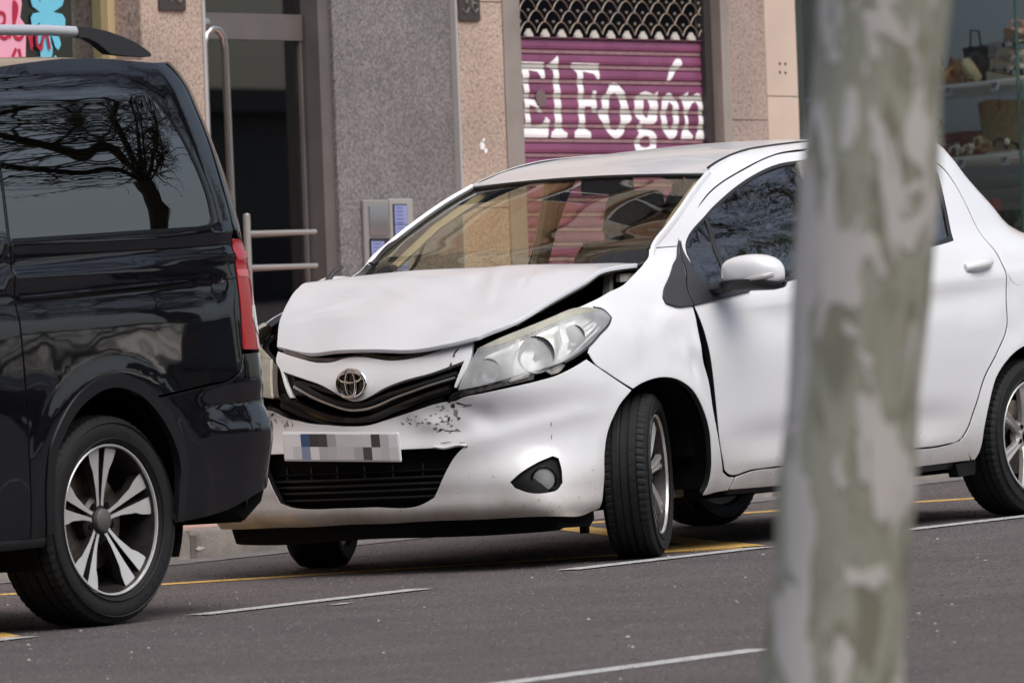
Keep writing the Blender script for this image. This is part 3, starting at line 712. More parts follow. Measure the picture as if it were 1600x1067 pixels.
# ------------------------------------------------------------------ purple roller shutter with painted lettering
LET = {
'E': [(8.689, 2.28), (8.9, 2.279), (8.902, 2.2), (8.873, 2.201), (8.845, 2.233), (8.775, 2.24), (8.769, 2.101), (8.814, 2.098), (8.83, 2.073), (8.86, 2.06), (8.878, 2.037), (8.845, 2.036), (8.821, 2.063), (8.769, 2.074), (8.775, 1.985), (8.793, 1.972), (8.864, 1.98), (8.901, 2.019), (8.931, 1.999), (8.908, 1.919), (8.692, 1.918), (8.692, 1.956), (8.732, 1.98), (8.728, 2.186), (8.718, 2.227), (8.701, 2.242), (8.687, 2.249)] ,
'l': [(8.921, 2.262), (9.017, 2.312), (9.018, 2.188), (9.027, 2.126), (9.027, 1.982), (9.038, 1.953), (9.068, 1.943), (9.064, 1.917), (8.932, 1.916), (8.941, 1.945), (8.972, 1.958), (8.972, 2.24), (8.947, 2.252)] ,
'F': [(9.118, 2.261), (9.125, 2.279), (9.35, 2.277), (9.351, 2.199), (9.329, 2.202), (9.304, 2.228), (9.215, 2.237), (9.214, 2.107), (9.282, 2.105), (9.29, 2.147), (9.319, 2.145), (9.318, 2.041), (9.292, 2.04), (9.271, 2.069), (9.222, 2.07), (9.217, 1.988), (9.224, 1.962), (9.263, 1.947), (9.262, 1.918), (9.126, 1.92), (9.13, 1.948), (9.167, 1.964), (9.168, 2.19), (9.166, 2.231), (9.141, 2.247)] ,
'o': [(9.447, 2.182), (9.501, 2.183), (9.522, 2.165), (9.556, 2.136), (9.568, 2.11), (9.578, 2.069), (9.599, 2.043), (9.606, 2.017), (9.587, 1.996), (9.555, 1.985), (9.544, 1.959), (9.516, 1.933), (9.483, 1.918), (9.452, 1.919), (9.418, 1.935), (9.393, 1.958), (9.368, 1.989), (9.339, 2.012), (9.327, 2.046), (9.36, 2.064), (9.365, 2.109), (9.396, 2.135), (9.428, 2.167)] ,
'oh': [(9.466, 2.136), (9.497, 2.125), (9.512, 2.089), (9.514, 2.037), (9.506, 1.99), (9.486, 1.961), (9.459, 1.958), (9.433, 1.966), (9.417, 1.995), (9.416, 2.047), (9.424, 2.099), (9.439, 2.125)] ,
'g': [(9.64, 2.111), (9.672, 2.132), (9.723, 2.147), (9.772, 2.139), (9.799, 2.133), (9.829, 2.149), (9.832, 2.121), (9.847, 2.113), (9.826, 2.102), (9.825, 2.044), (9.813, 2.008), (9.785, 1.989), (9.735, 1.986), (9.694, 1.986), (9.689, 1.965), (9.733, 1.961), (9.787, 1.95), (9.81, 1.919), (9.802, 1.882), (9.79, 1.85), (9.716, 1.829), (9.644, 1.839), (9.624, 1.871), (9.626, 1.907), (9.66, 1.944), (9.649, 1.98), (9.673, 2.002), (9.64, 2.027), (9.632, 2.064)] ,
'gh': [(9.711, 2.101), (9.747, 2.107), (9.757, 2.07), (9.752, 2.039), (9.728, 2.015), (9.707, 2.038), (9.704, 2.07)] ,
'gh2': [(9.686, 1.923), (9.713, 1.931), (9.745, 1.924), (9.757, 1.903), (9.751, 1.882), (9.71, 1.874), (9.67, 1.881), (9.667, 1.902)] ,
'o2': [(9.879, 2.118), (9.903, 2.137), (9.931, 2.142), (9.961, 2.124), (9.996, 2.093), (10.002, 2.041), (9.994, 1.988), (9.977, 1.941), (9.939, 1.917), (9.903, 1.922), (9.869, 1.956), (9.85, 2.008), (9.853, 2.06), (9.864, 2.097)] ,
'o2h': [(9.923, 2.098), (9.95, 2.082), (9.954, 2.04), (9.948, 1.988), (9.933, 1.961), (9.906, 1.977), (9.896, 2.019), (9.901, 2.066)] ,
'ac': [(10.01, 2.309), (10.037, 2.304), (10.045, 2.283), (10.025, 2.264), (9.997, 2.251), (9.959, 2.219), (9.925, 2.195), (9.904, 2.197), (9.933, 2.24), (9.963, 2.282), (9.982, 2.3)] ,
'n': [(10.009, 2.12), (10.086, 2.148), (10.085, 2.125), (10.126, 2.131), (10.163, 2.143), (10.195, 2.132), (10.211, 2.095), (10.205, 1.963), (10.233, 1.942), (10.229, 1.916), (10.132, 1.918), (10.141, 1.944), (10.16, 1.957), (10.161, 2.084), (10.147, 2.1), (10.114, 2.089), (10.084, 2.052), (10.08, 1.962), (10.113, 1.933), (10.107, 1.916), (10.01, 1.917), (10.018, 1.946), (10.037, 1.962), (10.037, 2.093), (10.033, 2.109)] ,
}
SX0, SX1, SY = 8.612, 10.262, 6.085
SH = bpart('roller_shutter', blk(SX0, SX1, SY+.03, SY+.05, .15, 2.392, mb=blk(SX0-.01, SX1, SY-.012, SY+.02, 2.392, 2.400)), MAT['purple_dark'], label='closed purple roller shutter lettered El Fogón')
pos = [np.array(LET[k]) for k in ('E', 'l', 'F', 'g', 'o', 'o2', 'ac', 'n')]
neg = [np.array(LET[k]) for k in ('gh', 'gh2', 'oh', 'o2h')]
straight = [0, 1, 2]
POS = [resample(L, .02, 4 if i in straight else 50) for i, L in enumerate(pos)]; NEG = [resample(L, .02, 50) for L in neg]
def is_letter(P):
    q = np.zeros(len(P), bool)
    for L in POS: q |= inside(P, L)
    for L in NEG: q &= ~inside(P, L)
    return q
PITCH = .0708; ztop = 2.388; k = 0
prof = [(0.0, -.004), (.003, -.012), (.030, -.0165), (.044, -.0145), (.0475, -.004), (.050, -.0105), (.066, -.0105), (.0695, -.004)]   # depth below the slat top -> y
while ztop > .2:
    z0, z1 = ztop-.0695, ztop
    zs = [z1-p[0] for p in prof]; V = [(SX0, zs[0])]; V = []
    E = []
    for zz_ in zs: b = len(V); V += [(SX0, zz_), (SX1, zz_)]; E.append((b, b+1))
    E += [(0, len(V)-2), (1, len(V)-1)]
    vis = z1 > 1.75
    if vis:
        for L in POS+NEG:
            if L[:, 1].max() < z0 or L[:, 1].min() > z1: continue
            b = len(V); n = len(L); V += [tuple(p) for p in L]; E += [(b+i, b+(i+1) % n) for i in range(n)]
    vo, eo, fo, ov, oe, of = delaunay_2d_cdt([Vector(p) for p in V], E, [], 0, 1e-6)
    VO = np.array([tuple(p) for p in vo]); FO = np.array([tuple(f) for f in fo]); cen = VO[FO].mean(1)
    ok = (cen[:, 1] > z0+1e-6) & (cen[:, 1] < z1-1e-6) & (cen[:, 0] > SX0) & (cen[:, 0] < SX1)
    used = FO[ok]; FO = used; cen = cen[ok]
    dy = np.interp(z1-VO[:, 1], [p[0] for p in prof], [p[1] for p in prof])
    dep = z1-cen[:, 1]
    lt = is_letter(cen) if vis else np.zeros(len(cen), bool)
    mi = np.where(lt, np.where(dep > .0455, 4, 3), np.where((dep > .0475) & (dep < .050), 1, np.where((dep > .049) & (dep < .067), 2, np.where(dep > .067, 1, 0))))
    mi = np.where(lt & (((dep > .0455) & (dep < .0478)) | (dep > .067)), 1, mi)
    P3 = np.column_stack([VO[:, 0]-Bo.x, SY+.012+dy-Bo.y, VO[:, 1]-Bo.z])
    keep = np.unique(FO); mp = -np.ones(len(P3), int); mp[keep] = np.arange(len(keep))
    o = make('slat', P3[keep], mp[FO], [MAT['purple'], MAT['purple_dark'], MAT['slat_lip'], MAT['letter'], MAT['letter_dull']], SH, mi=mi, smooth=False)
    ztop -= PITCH; k += 1
# a round sticker remnant on the lettering
mb = MB(); mb.lathe([(0, 0), (.040, 0), (.042, .002)], 24, c=(8.862, SY-.008, 2.105)); sub('sticker', mb, simple('faded_sticker', (.16, .12, .12), .7), SH)
# chain-link grille in front of the fanlight above the shutter
MAT['link'] = simple('grille_wire', (.30, .25, .20), .45, metal=.4)
px_, pz_ = .1345, .0545
for row in range(0, 19):
    zb = 2.417+row*pz_; ph = 0 if row % 2 == 0 else .5
    mb = MB(); x = 8.770-px_*1.5+ph*px_-px_
    pts = []
    while x < SX1+px_:
        for t in np.linspace(0, 1, 13)[:-1]:
            pts.append((x+t*px_, SY-.012, zb+pz_*1.0*abs(math.sin(math.pi*t))**.75))
        x += px_
    pts = [p for p in pts if SX0+.002 < p[0] < SX1-.002]
    mb.tube(pts, .0028, 5)
    for p in pts[::1]:
        pass
    x = 8.770-px_*2+ph*px_-px_*.5
    while x < SX1+px_:
        if SX0+.01 < x < SX1-.01: mb.box((x, SY-.014, zb+pz_), (.013, .010, .012), bev=.002)
        x += px_
    bpart('grille_link_row', mb, MAT['link'], smooth=True)
mb = MB(); x = 8.770-px_
while x < SX1:
    if SX0+.01 < x < SX1-.01: mb.prism([(x-.028, 2.399), (x+.028, 2.399), (x+.026, 2.412), (x+.012, 2.425), (x+.004, 2.436), (x-.004, 2.436), (x-.012, 2.425), (x-.026, 2.412)], SY-.02, SY-.004)
    x += px_
bpart('link_clip', mb, simple('clip_white', (.56, .53, .48), .5))

# ------------------------------------------------------------------ left shop window with printed graphics
SW = bpart('shop_window', blk(5.652, 5.702, 6.15, 6.24, ZB, 3.2, mb=blk(2.0, 5.7, 6.15, 6.24, 2.9, 3.2, mb=blk(2.0, 5.7, 6.15, 6.24, .0, .5))), MAT['yellow_frame'], label='brass framed shop window with pink and cyan graphics')
sub('window_pane', blk(2.0, 5.652, 6.190, 6.196, .5, 2.9), MAT['shop_glass'], SW, False)
def leafpoly(cx, cz, s, w=1.0):
    P = []
    n = 60
    for i in range(n):
        a = 2*math.pi*i/n; r_ = .9+.1*math.cos(a)
        notch = 0
        for q in (-1.15, -.55, .1, .75):
            for sg in (0, math.pi):
                d = (a-(q if sg == 0 else math.pi-q)+math.pi) % (2*math.pi)-math.pi
                notch += .62*math.exp(-(d/.085)**2)
        r_ *= max(.28, 1-notch)
        P.append((cx+s*w*r_*math.cos(a), cz+s*1.45*r_*math.sin(a)))
    return P
gm = lambda nme, c: simple(nme, c, .5)
def flat(name, poly, y, mat, par):
    mb = MB(); L = np.array(poly); V2, T, ix = tri2d([L], .5); mb.add([(a, y, b_) for a, b_ in V2], [tuple(t) for t in T]); mb.add([(a, y+.0012, b_) for a, b_ in V2], [tuple(t)[::-1] for t in T]); return sub(name, mb, mat, par, False)
flat('pink_graphic', [(4.6, 2.0), (5.02, 2.0), (5.085, 2.22), (5.10, 2.40), (5.060, 2.44), (5.075, 2.50), (5.04, 2.7), (4.6, 2.8)], 6.180, gm('pink_print', (.80, .38, .50)), SW)
flat('cyan_leaf', leafpoly(5.250, 2.46, .145, .95), 6.183, gm('cyan_print', (.16, .55, .72)), SW)
flat('cyan_leaf', leafpoly(5.24, 2.19, .11, .8), 6.184, gm('cyan_print2', (.20, .58, .72)), SW)
# dark red script: the last letters of a word running behind the roof rail
def ribbon(name, pts, w, y, mat, par):
    mb = MB(); mb.tube([(a, y, b_) for a, b_ in resample(pts, .01, 80, closed=False)], w, 6, flat=1.0); 
    mb.V = [(a, y+(b_-y)*.12, c_) for a, b_, c_ in mb.V]; return sub(name, mb, mat, par)
redm = gm('red_script', (.42, .015, .05))
E_ = [(4.86, 2.385), (4.90, 2.395), (4.945, 2.42), (4.945, 2.45), (4.92, 2.46), (4.895, 2.43), (4.90, 2.37), (4.94, 2.345), (4.985, 2.365)]
ribbon('red_letter', E_, .010, 6.177, redm, SW)
ribbon('red_letter', [(4.975, 2.35), (5.015, 2.42), (5.03, 2.50), (5.015, 2.51), (5.012, 2.42), (5.02, 2.35), (5.05, 2.345), (5.09, 2.39)], .011, 6.177, redm, SW)
ribbon('red_letter', [(5.09, 2.39), (5.12, 2.34), (5.13, 2.30), (5.14, 2.37), (5.17, 2.39), (5.18, 2.31), (5.20, 2.30), (5.22, 2.36), (5.24, 2.385), (5.26, 2.30)], .010, 6.177, redm, SW)
ribbon('red_letter', [(5.04, 2.30), (5.05, 2.25), (5.02, 2.20), (4.99, 2.25), (5.02, 2.30)], .010, 6.177, redm, SW)
bpart('curtain_panel', blk(5.42, 5.62, 7.2, 7.22, .5, 3.0), simple('grey_panel', (.16, .17, .17), .8))
bpart('shop_shelf', blk(4.2, 5.4, 7.4, 7.5, .5, 2.9), simple('dim_shop_wall', (.10, .095, .07), .9))

# ------------------------------------------------------------------ upper floors (seen mirrored in the windscreen)
FW = bpart('upper_wall', blk(-20, 34, 6.06, 6.3, 3.52, 4.2, 1, mb=blk(-20, 34, 6.06, 6.3, 18.5, 19.3, 1)), [MAT['brick'], MAT['stucco']])
fl = 0
for fz in [4.2, 7.1, 10.0, 12.9, 15.8]:
    bpart('spandrel', blk(-20, 34, 6.08, 6.3, fz+2.1, min(fz+2.9, 18.5)), MAT['brick'] if fl % 2 == 0 else MAT['stucco'])
    bpart('string_course', blk(-20, 34, 6.00, 6.079, fz+2.1, fz+2.25), MAT['stucco'])
    x = -19.0; wi = 0
    px0 = -20
    while x < 33:
        bpart('wall_pier', blk(px0, x, 6.08, 6.3, fz, fz+2.1), MAT['stucco'] if (wi+fl) % 3 else MAT['brick'])
        w = 1.5
        f = bpart('window', blk(x, x+.07, 6.12, 6.2, fz+.25, fz+2.1, mb=blk(x+w-.07, x+w, 6.12, 6.2, fz+.25, fz+2.1, mb=blk(x, x+w, 6.12, 6.2, fz+2.03, fz+2.1, mb=blk(x+w/2-.03, x+w/2+.03, 6.12, 6.2, fz+.25, fz+2.1, mb=blk(x-.05, x+w+.05, 5.98, 6.25, fz+.15, fz+.25))))), simple('white_window_frame', (.65, .65, .63), .5) if 'white_window_frame' not in bpy.data.materials else bpy.data.materials['white_window_frame'])
        sub('pane', blk(x+.07, x+w-.07, 6.15, 6.16, fz+.25, fz+2.03), MAT['win_glass'], f, False)
        sub('roller_blind', blk(x+.07, x+w-.07, 6.17, 6.18, fz+1.2+.6*((wi*7+fl*3) % 5)/5, fz+2.03), MAT['blind'], f, False)
        bpart('sill_wall', blk(x, x+w, 6.08, 6.3, fz, fz+.15), MAT['brick'])
        px0 = x+w; x += 3.1; wi += 1
    bpart('wall_pier', blk(px0, 34, 6.08, 6.3, fz, fz+2.1), MAT['stucco'])
    fl += 1
bpart('room_wall', blk(-20, 34, 6.9, 7.0, 3.55, 18.5), MAT['room'])
bpart('balcony_slab', blk(-2, 4, 5.2, 5.98, 6.85, 7.0, mb=blk(11, 16, 5.2, 5.98, 6.85, 7.0, mb=blk(-2, 4, 5.2, 5.98, 12.65, 12.8))), MAT['stucco'])
# ground floor beyond both edges of the photograph
slabs('grey_granite_slab', 1.0, 2.0, 6.0, 6.2, [ZB-.2, 3.5], MAT['grey'])
bpart('plain_wall', blk(-20, 1.0, 6.02, 6.2, -1.2, 3.5), MAT['stucco'])
bpart('plain_wall', blk(18.5, 34, 6.02, 6.2, .2, 3.5), MAT['stucco'])

# ------------------------------------------------------------------ recessed entrance with an angled display case
P0 = Vector((13.265, 6.05)); AZ = R(65); DD = Vector((math.cos(AZ), math.sin(AZ))); DN = Vector((-DD.y, DD.x))   # DN points back into the recess (to the left)
DS = empty('display_case', (P0.x, P0.y, 0), (0, 0, AZ)); tag(DS, 'glazed shoe shop display case with pale shelves and price tags', 'display case')
# local frame: x along the case (into the building), +y towards the viewer side, z up
def dpart(name, mb, mat, smooth=False, label=None):
    o = mb.build(name, mat, DS, smooth=smooth)
    if label: o['label'] = label
    return o
MAT['case_back'] = simple('display_back', (.62, .62, .59), .8)
MAT['shelf'] = simple('pale_shelf', (.82, .84, .83), .4)
dpart('back_panel', blk(.2, 3.9, -1.22, -1.20, .2, 3.3), MAT['case_back'])
dpart('end_panel', blk(3.9, 3.92, -1.22, .0, .2, 3.3), MAT['case_back'])
dpart('display_shelf', blk(-.35, 3.9, -.85, -.03, 2.243, 2.266, bev=.004), MAT['shelf'], True)
dpart('display_shelf', blk(-.35, 3.9, -.85, -.03, 1.862, 1.885, bev=.004), MAT['shelf'], True)
for i in range(6):
    dpart('slatwall_board', blk(-.1, 3.9, -.95, -.936, 1.82-.075*(i+1)+.006, 1.82-.075*i, bev=.003), simple('slatwall', (.70, .72, .71), .6) if i == 0 else bpy.data.materials['slatwall'], True)
dpart('base_board', blk(-.35, 3.9, -.94, -.02, .2, 1.30), MAT['case_back'])
for x0, x1 in [(-.35, .308), (.316, 1.9), (1.906, 3.9)]:
    dpart('glass_pane', blk(x0, x1, -.008, 0, 1.3, 3.3), MAT['shop_glass'])
dpart('glass_edge', blk(.308, .316, -.012, .003, 1.3, 3.3), simple('green_glass_edge', (.06, .12, .11), .2))
MAT['tag'] = simple('price_card', (.62, .66, .68), .5); MAT['tagink'] = simple('price_ink', (.04, .06, .12), .5)
for (x, z) in [(.996, 2.232), (.537, 2.236), (.896, 1.850), (.465, 1.846)]:
    x += .045
    t_ = dpart('price_tag', blk(x-.038, x+.038, -.028, -.024, z-.024, z+.022, bev=.001), MAT['tag'])
    m2_ = MB(); fy = -.022     # "29" and a small cents mark, plain printed strokes
    for k_, pts in enumerate([[(.024, .010), (.016, .015), (.008, .008), (.022, -.008), (.006, -.008)], [(-.004, .002), (-.014, .004), (-.016, .012), (-.006, .014), (-.003, .004), (-.008, -.010)]]):
        m2_.tube([(x+a, fy, z+b_) for a, b_ in pts], .0022, 4)
    m2_.box((x-.025, fy, z+.008), (.010, .001, .006)); m2_.build('price_print', MAT['tagink'], t_, smooth=False)

def dthing(name, x, z, label, cat, group=None, y=-.12, rz=0):
    x = x+1.81*abs(y)
    e = empty(name, (P0.x+DD.x*x+DN.x*y, P0.y+DD.y*x+DN.y*y, z), (0, 0, AZ+rz)); return tag(e, label, cat, group)
def ellip(mb, c, rad, m=0, n=14, k=9, pw=1.0):
    V = []; F = []
    for i in range(k+1):
        t = -math.pi/2+math.pi*i/k
        for j in range(n):
            a = 2*math.pi*j/n; cc = math.cos(t); V.append((c[0]+rad[0]*cc*math.copysign(abs(math.cos(a))**pw, math.cos(a)), c[1]+rad[1]*cc*math.copysign(abs(math.sin(a))**pw, math.sin(a)), c[2]+rad[2]*math.sin(t)))
    for i in range(k):
        for j in range(n): F.append((i*n+j, i*n+(j+1) % n, (i+1)*n+(j+1) % n, (i+1)*n+j))
    mb.add(V, F, m); return mb
def sandal(name, x, z, label, sole, strap, L=.20, H=.05, group='sandals on the display shelves', y=-.12, rz=0.0, flower=None, wedge=True):
    t = dthing(name, x, z, label, 'shoe', group, y, rz)
    mb = MB(); P = [(-L/2, .0), (L/2, .0), (L/2, H*(.95 if wedge else .35)), (L*.2, H*(.8 if wedge else .3)), (-L*.15, H*.35), (-L/2, H*.25)]
    V = []; n = 10
    mb.prism(P, -.035, .035); mb.build('sole', sole, t, smooth=False)
    for q, (cx, h) in enumerate([(-L*.28, H*.45), (L*.25, H*1.0)]):
        mb = MB(); mb.tube([(cx, -.036, h*.8), (cx-.004, -.030, h+.022), (cx-.008, 0, h+.034), (cx-.004, .030, h+.022), (cx, .036, h*.8)], .011, 6, flat=.6); mb.build('strap', strap, t)
    if flower is not None:
        mb = MB(); ellip(mb, (-L*.28, .03, H*.6+.03), (.022, .012, .020)); mb.build('buckle', flower, t)
    return t
cork = simple('cork_sole', (.42, .26, .14), .8, noise=.2); cream = simple('cream_leather', (.62, .50, .38), .6); blackl = simple('black_leather', (.015, .014, .014), .5)
tan = simple('tan_leather', (.36, .17, .08), .55); gold = simple('gold_leather', (.62, .52, .30), .3, metal=.4); whitel = simple('white_leather', (.75, .70, .62), .5); red = simple('red_leather', (.42, .10, .08), .5)
# upper shelf (z 2.266)
t = dthing('wedge_shoe', .98, 2.266, 'brown wedge sandal with an orange base at the left end of the upper shelf', 'shoe', 'sandals on the display shelves')
mb = MB(); mb.prism([(-.09, 0), (.10, 0), (.11, .11), (.03, .10), (-.06, .035), (-.09, .03)], -.035, .035); mb.build('wedge_heel', tan, t, smooth=False)
mb = MB(); mb.tube([(.10, -.03, .10), (.10, -.02, .16), (.08, 0, .175), (.10, .02, .16), (.10, .03, .10)], .018, 8, flat=.5); mb.build('ankle_strap', blackl, t)
mb = MB(); mb.tube([(-.04, -.034, .04), (-.045, -.02, .08), (-.05, 0, .09), (-.045, .02, .08), (-.04, .034, .04)], .016, 8, flat=.6); mb.build('strap', simple('orange_strap', (.60, .28, .06), .6), t)
t = dthing('leather_pouch', .88, 2.266, 'soft brown leather pouch leaning beside the gold shoe', 'bag', None, -.16)
mb = MB(); ellip(mb, (0, 0, .07), (.075, .04, .075), pw=.8); mb.build('body', tan, t); mb = MB(); mb.tube([(-.05, .02, .10), (0, .03, .15), (.05, .02, .10)], .007, 6); mb.build('handle', tan, t)
t = dthing('gold_shoe', .735, 2.266, 'shiny gold mule shoe between the brown pouch and the black bag', 'shoe', None, -.10)
mb = MB(); mb.tube([(.06, 0, .115), (.03, 0, .08), (-.01, 0, .045), (-.055, 0, .025)], [.030, .038, .036, .024], 12, flat=1.0); mb.build('upper', gold, t)
mb = MB(); mb.prism([(-.08, 0), (.0, .004), (.05, .05), (.07, .05), (.06, 0), (.045, 0), (.04, .03), (-.01, .0)], -.03, .03); mb.build('sole', cork, t, smooth=False)
t = dthing('black_bag', .585, 2.266, 'black fabric tote bag standing on the upper shelf', 'bag', None, -.22)
mb = MB(); P = [(-.13, 0), (.095, 0), (.12, .10), (.135, .195), (.11, .190), (.07, .20), (.0, .192), (-.06, .20), (-.12, .185)]
mb.prism(P, -.05, .05); ellip(mb, (0, .05, .09), (.10, .03, .08)); mb.build('body', blackl, t)
mb = MB(); mb.tube([(-.06, .055, .17), (-.05, .06, .27), (.03, .06, .28), (.05, .055, .17)], .006, 6); mb.build('strap', blackl, t)
sandal('strappy_sandal', .385, 2.266, 'cream espadrille sandal with a silver flower at the bottom of the upper shelf', cream, blackl, .30, .055, flower=whitel)
sandal('strappy_sandal', .36, 2.335, 'beige sandal with a pearl buckle stacked above the cream espadrille', cream, whitel, .26, .05, flower=cream)
sandal('strappy_sandal', .30, 2.40, 'dark strapped sandal on a pale stand near the glass edge', cream, blackl, .24, .045, flower=tan)
sandal('strappy_sandal', .22, 2.47, 'topmost brown wedge sandal of the stack by the glass edge', simple('mocha_sole', (.34, .22, .15), .7), simple('rose_strap', (.45, .22, .18), .6), .26, .07, flower=cream)
for z in (2.33, 2.395, 2.46):
    dpart('clear_riser', blk(.38, .70, -.22, -.06, z-.002, z+.003), simple('acrylic', (.45, .42, .38), .3) if z < 2.35 else bpy.data.materials['acrylic'])
# lower shelf (z 1.885)
t = dthing('red_handbag', .80, 1.885, 'dusty red structured handbag behind the white sandals', 'bag', None, -.30)
mb = MB(); mb.box((0, 0, .072), (.40, .12, .144), bev=.03); mb.build('body', red, t); mb = MB(); mb.box((0, .066, .105), (.38, .012, .06), bev=.01); mb.build('flap', simple('red_leather_dark', (.36, .085, .07), .5), t)
mb = MB(); mb.box((-.05, .078, .08), (.05, .008, .02), bev=.004); mb.build('clasp', gold, t)
for i, (x, dz) in enumerate([(.905, 0), (.765, 0)]):
    sandal('white_sandal', x, 1.885, ['left white sandal with a cork footbed in front of the red handbag', 'right white sandal with a cork footbed in front of the red handbag'][i], cork, whitel, .15, .03, group='white sandals by the red bag', y=-.08, wedge=False, flower=whitel)
sandal('gold_sandal', .665, 1.905, 'small copper sandal with a bow at the right of the red handbag', tan, gold, .11, .05, group=None, y=-.10, flower=gold)
t = dthing('straw_basket', .36, 1.885, 'large woven straw basket on the lower shelf', 'basket', None, -.32)
mb = MB(); straw = simple('woven_straw', (.50, .37, .20), .9, noise=.3, nscale=50, bump=.6, bscale=90)
prof = []
for i in range(29): prof.append((.185+.045*i/28+(.004 if i % 2 else 0), .285*i/28))
V = []; F = []; n = 40
for i in range(n):
    a = 2*math.pi*i/n
    for rr, zz_ in prof: V.append((rr*math.cos(a), .48*rr*math.sin(a), zz_))
k = len(prof)
for i in range(n):
    j = (i+1) % n
    for q in range(k-1): F.append((i*k+q, j*k+q, j*k+q+1, i*k+q+1))
mb.add(V, F); mb.build('basket_body', straw, t)
for sx in (-1, 1):
    mb = MB(); mb.box((sx*.09, .10, .262), (.03, .02, .05), bev=.006); mb.build('handle_tab', tan, t)
mb = MB(); mb.tube([(.09, .10, .28), (.03, .10, .285), (-.03, .10, .285), (-.09, .10, .28)], .012, 6); mb.build('strap', simple('straw_strap', (.55, .40, .20), .7), t)
sandal('flat_sandal', .44, 1.885, 'grey woven flat sandal with a black strap in front of the straw basket', simple('grey_sole', (.42, .40, .36), .8), blackl, .24, .045, group=None, y=-.08, wedge=False, flower=whitel)
for i, (x, z) in enumerate([(1.15, 1.965), (1.17, 1.885+.17)]):
    sandal('brown_sandal', x, z, ['lower brown slide sandal on the stand at the left of the red handbag', 'upper brown slide sandal on the stand at the left of the red handbag'][i], cork, blackl, .13, .03, group='brown slide sandals on a stand', y=-.10, wedge=False, flower=whitel)
    dpart('sandal_stand', blk(x+.10, x+.26, -.15, -.05, z-.006, z), bpy.data.materials['acrylic'])
dpart('stand_post', blk(1.33, 1.345, -.12, -.105, 1.885, 2.05), bpy.data.materials['acrylic'])
# floor of the case (z 1.30)
t = dthing('watering_can', .53, 1.30, 'pink watering can standing low in the display case', 'watering can', None, -.25)
pinkm = simple('pink_enamel', (.55, .17, .18), .4)
mb = MB(); mb.lathe([(0, 0), (.085, 0), (.09, .02), (.085, .22), (.05, .27), (.035, .31), (.03, .36), (0, .365)], 24, axis='z'); mb.build('can_body', pinkm, t)
mb = MB(); mb.tube([(.08, 0, .08), (.13, 0, .16), (.14, 0, .26), (.04, 0, .33)], .010, 8); mb.build('handle', pinkm, t)
t = dthing('potted_plant', .36, 1.30, 'brown potted plant with drooping leaves beside the watering can', 'plant', None, -.28)
mb = MB(); mb.lathe([(0, 0), (.08, 0), (.11, .20), (.10, .21), (0, .205)], 20, axis='z'); mb.build('pot', simple('brown_pot', (.10, .07, .055), .7), t)
mb = MB()
for i in range(26):
    a = random.uniform(0, 6.28); L = random.uniform(.06, .16); b_ = Vector((0, 0, .20)); c_ = Vector((math.cos(a)*L*.5, math.sin(a)*L*.5, .30)); e_ = Vector((math.cos(a)*L, math.sin(a)*L, .24)); w = Vector((-math.sin(a), math.cos(a), 0))*.015
    mb.add([b_, c_+w, e_, c_-w], [(0, 1, 2, 3)])
tag(mb.build('foliage', simple('plant_green', (.07, .10, .05), .7), t, smooth=False), kind='stuff')
# window beside the beige stone, mostly behind the trunk
bpart('recess_window', blk(10.99, 11.01, 6.05, 6.10, ZB, 3.3, mb=blk(10.99, 12.6, 7.4, 7.45, 2.42, 2.46)), simple('green_alu', (.09, .12, .10), .35))
bpart('recess_wall', blk(10.99, 12.9, 8.3, 8.35, ZB, 3.3), MAT['case_back'])
bpart('recess_floor', blk(10.99, 18.5, 6.0, 9.9, .30, .36), simple('pale_tiles', (.6, .58, .54), .5))
bpart('poster', blk(11.25, 11.6, 8.27, 8.29, 1.4, 2.3), simple('poster_green', (.20, .27, .22), .6))

# ------------------------------------------------------------------ steel railing by the entrance door
RL = tag(empty('entrance_railing', (5.91, 5.6, .3)), 'matt steel railing with a round post in front of the entrance door', 'railing')
mb = MB(); mb.tube([(0, 0, 0), (0, 0, 1.232)], .016, 12); mb.lathe([(.016, 1.228), (.012, 1.236), (0, 1.238)], 12, axis='z'); mb.build('post', MAT['steel_matt'], RL)
for z in (1.448, 1.294):
    mb = MB(); mb.tube([(.0, 0, z-.3), (.505, 0, z-.294)], .0115, 10); mb.build('rail', MAT['steel_matt'], RL)
mb = MB(); mb.tube([(.505, 0, 1.154), (.53, .40, 1.154)], .0115, 10); mb.tube([(.505, 0, 1.0), (.53, .40, 1.0)], .0115, 10); mb.build('wall_bracket', MAT['steel_matt'], RL)

